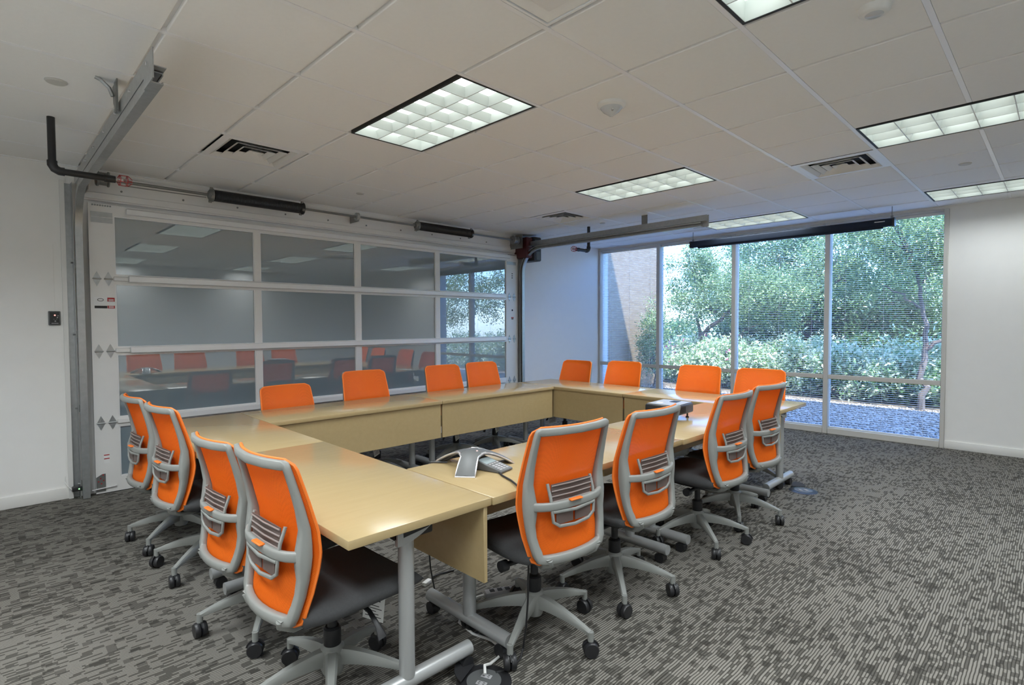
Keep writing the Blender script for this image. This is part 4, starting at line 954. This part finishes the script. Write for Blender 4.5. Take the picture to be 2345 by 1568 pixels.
# slim tree before the rightmost window
tree(11.15, 1.63, 'slim-trunked tree outside the rightmost window', [((0, 0, 0), (.05, -.02, .95), .055, .045), ((.05, -.02, .95), (.0, .05, 2.05), .042, .028), ((.0, .05, 2.05), (.1, .35, 3.1), .03, .015), ((.0, .05, 2.05), (.05, -.35, 2.9), .025, .012), ((.05, -.02, 1.0), (.15, -.42, 1.4), .035, .028), ((.15, -.42, 1.4), (.1, -.45, 2.3), .028, .015), ((.0, .05, 1.7), (.0, .55, 2.1), .02, .01)],
     [((.1, .25, 3.0), (.9, 1.0, .65), 9000, .16), ((.0, -.55, 2.6), (.7, .7, .75), 6500, .15), ((.2, 1.3, 2.6), (.8, .8, .6), 6000, .15)])
tree(12.6, 6.05, 'leaning twin-trunked tree behind the pink flowering shrubs', [((0, .1, 0), (-.1, .15, 1.1), .08, .06), ((-.1, .15, 1.1), (.1, -.5, 1.75), .06, .035), ((0, -.1, 0), (.05, -.15, .9), .07, .05), ((.05, -.15, .9), (.1, -1.2, 1.45), .05, .025), ((-.1, .15, 1.1), (.1, .3, 2.1), .045, .02)],
     [((.1, -.1, 2.15), (1.0, 1.15, .75), 15000, .17), ((.0, -1.5, 2.0), (.9, 1.0, .65), 11000, .16), ((.0, .35, 3.0), (.7, .65, .5), 5000, .15)], 'leaft')
tree(14.2, 4.3, 'broad dark-leaved tree filling the third window', [((0, 0, 0), (0, 0, 1.5), .12, .09), ((0, 0, 1.5), (0, .9, 2.5), .07, .03), ((0, 0, 1.5), (0, -.9, 2.6), .07, .03)],
     [((0, .3, 2.0), (1.2, 1.7, .85), 18000, .19), ((0, -1.2, 2.3), (1.1, 1.4, 1.0), 15000, .19), ((0, .4, 3.4), (1.1, 1.7, .85), 13000, .19)], 'leafd', .09)
tree(16.4, 7.2, 'pale green tree far behind the second window', [((0, 0, 0), (0, 0, 2.0), .12, .07), ((0, 0, 2.0), (.2, -.6, 3.0), .06, .03)],
     [((0, -.2, 2.6), (1.2, 1.4, 1.4), 13000, .22)], 'leaft', .10)
tree(15.5, 1.6, 'tall light-crowned tree far behind the rightmost window', [((0, 0, 0), (0, .1, 2.4), .12, .07)],
     [((0, .3, 3.2), (1.3, 1.6, 1.0), 8000, .2), ((0, .4, 1.9), (1.2, 1.8, .8), 12000, .2)], 'leaft', .10)
tree(10.75, 6.42, 'small shrubby tree against the tan wing wall', [((0, 0, 0), (.05, 0, 1.1), .03, .02), ((.05, 0, 1.1), (.15, .1, 1.9), .018, .008)],
     [((.1, .02, 1.55), (.40, .28, .50), 2600, .11), ((0, .05, .75), (.45, .3, .5), 3000, .11)], 'leaft', .06)
bl = ['pale green shrub, rightmost in the bed outside', 'pale green shrub beside the slim tree trunk', 'dense pale shrub left of the slim tree trunk', 'dense pale shrub behind the gravel outside the third window', 'pale shrub under the broad dark tree', 'pink flowering shrub between second and third windows', 'pink flowering shrub below the leaning tree', 'pale flowering shrub at the wing wall corner', 'tall pale shrub behind the small shrubby tree']
for n, (x, y, rx, ry, h, cnt, fl_) in enumerate(((12.0, .4, .8, .75, 1.2, 9000, 0), (12.2, 1.45, .85, .75, 1.15, 10000, 0), (12.1, 2.5, .8, .8, 1.15, 10000, 0), (12.1, 3.5, .75, .8, 1.1, 10000, 0), (12.3, 4.5, .8, .8, 1.15, 10000, 12), (12.1, 5.4, .75, .7, 1.1, 9000, 34), (12.6, 6.3, .75, .8, 1.15, 9500, 46), (12.9, 7.7, .8, .8, 1.1, 9000, 20), (13.2, 8.6, .9, .9, 1.5, 9000, 0))):
    bush(x, y, rx, ry, h, cnt, bl[n], fl_)
for n, (x, y) in enumerate(((14.0, 1.0), (14.1, 2.9), (14.0, 5.9), (14.2, 8.0), (17.5, 3.2), (17.8, 5.6), (17.5, 9.6))):
    bush(x, y, 1.1, 1.15, (1.7, 1.8, 1.6, 1.5, 2.6, 2.6, 1.7)[n], 10000, ['dark shrub behind the bed, rightmost', 'dark shrub behind the bed, second from right', 'dark shrub behind the bed, behind the leaning tree', 'dark shrub behind the bed, leftmost', 'tall hedge bush at the back, right', 'tall hedge bush at the back, middle', 'tall hedge bush at the back, left'][n], 0, 'leafd', .11, 'darker shrubs at the back')

tree(14.5, -3.2, 'leafy tree beyond the right-hand wall, seen only in reflections', [((0, 0, 0), (0, .1, 2.2), .12, .07)], [((0, .2, 2.6), (1.5, 2.0, 1.3), 12000, .22), ((.3, 1.8, 2.2), (1.2, 1.4, 1.1), 9000, .22)], 'leaft', .11)
tree(14.0, -7.0, 'leafy tree farther along the bed, seen only in reflections', [((0, 0, 0), (0, -.1, 2.2), .12, .07)], [((0, .2, 2.6), (1.6, 2.1, 1.4), 13000, .24)], 'leaft', .11)
for n, (x, y) in enumerate(((12.1, -1.2), (12.2, -3.2), (12.1, -5.4), (12.3, -7.6))):
    bush(x, y, .9, 1.15, 1.25, 6000, ['pale shrub just right of the windows outside', 'pale shrub below the reflected tree', 'pale shrub farther right along the bed', 'pale shrub at the far right end of the bed'][n], 0)
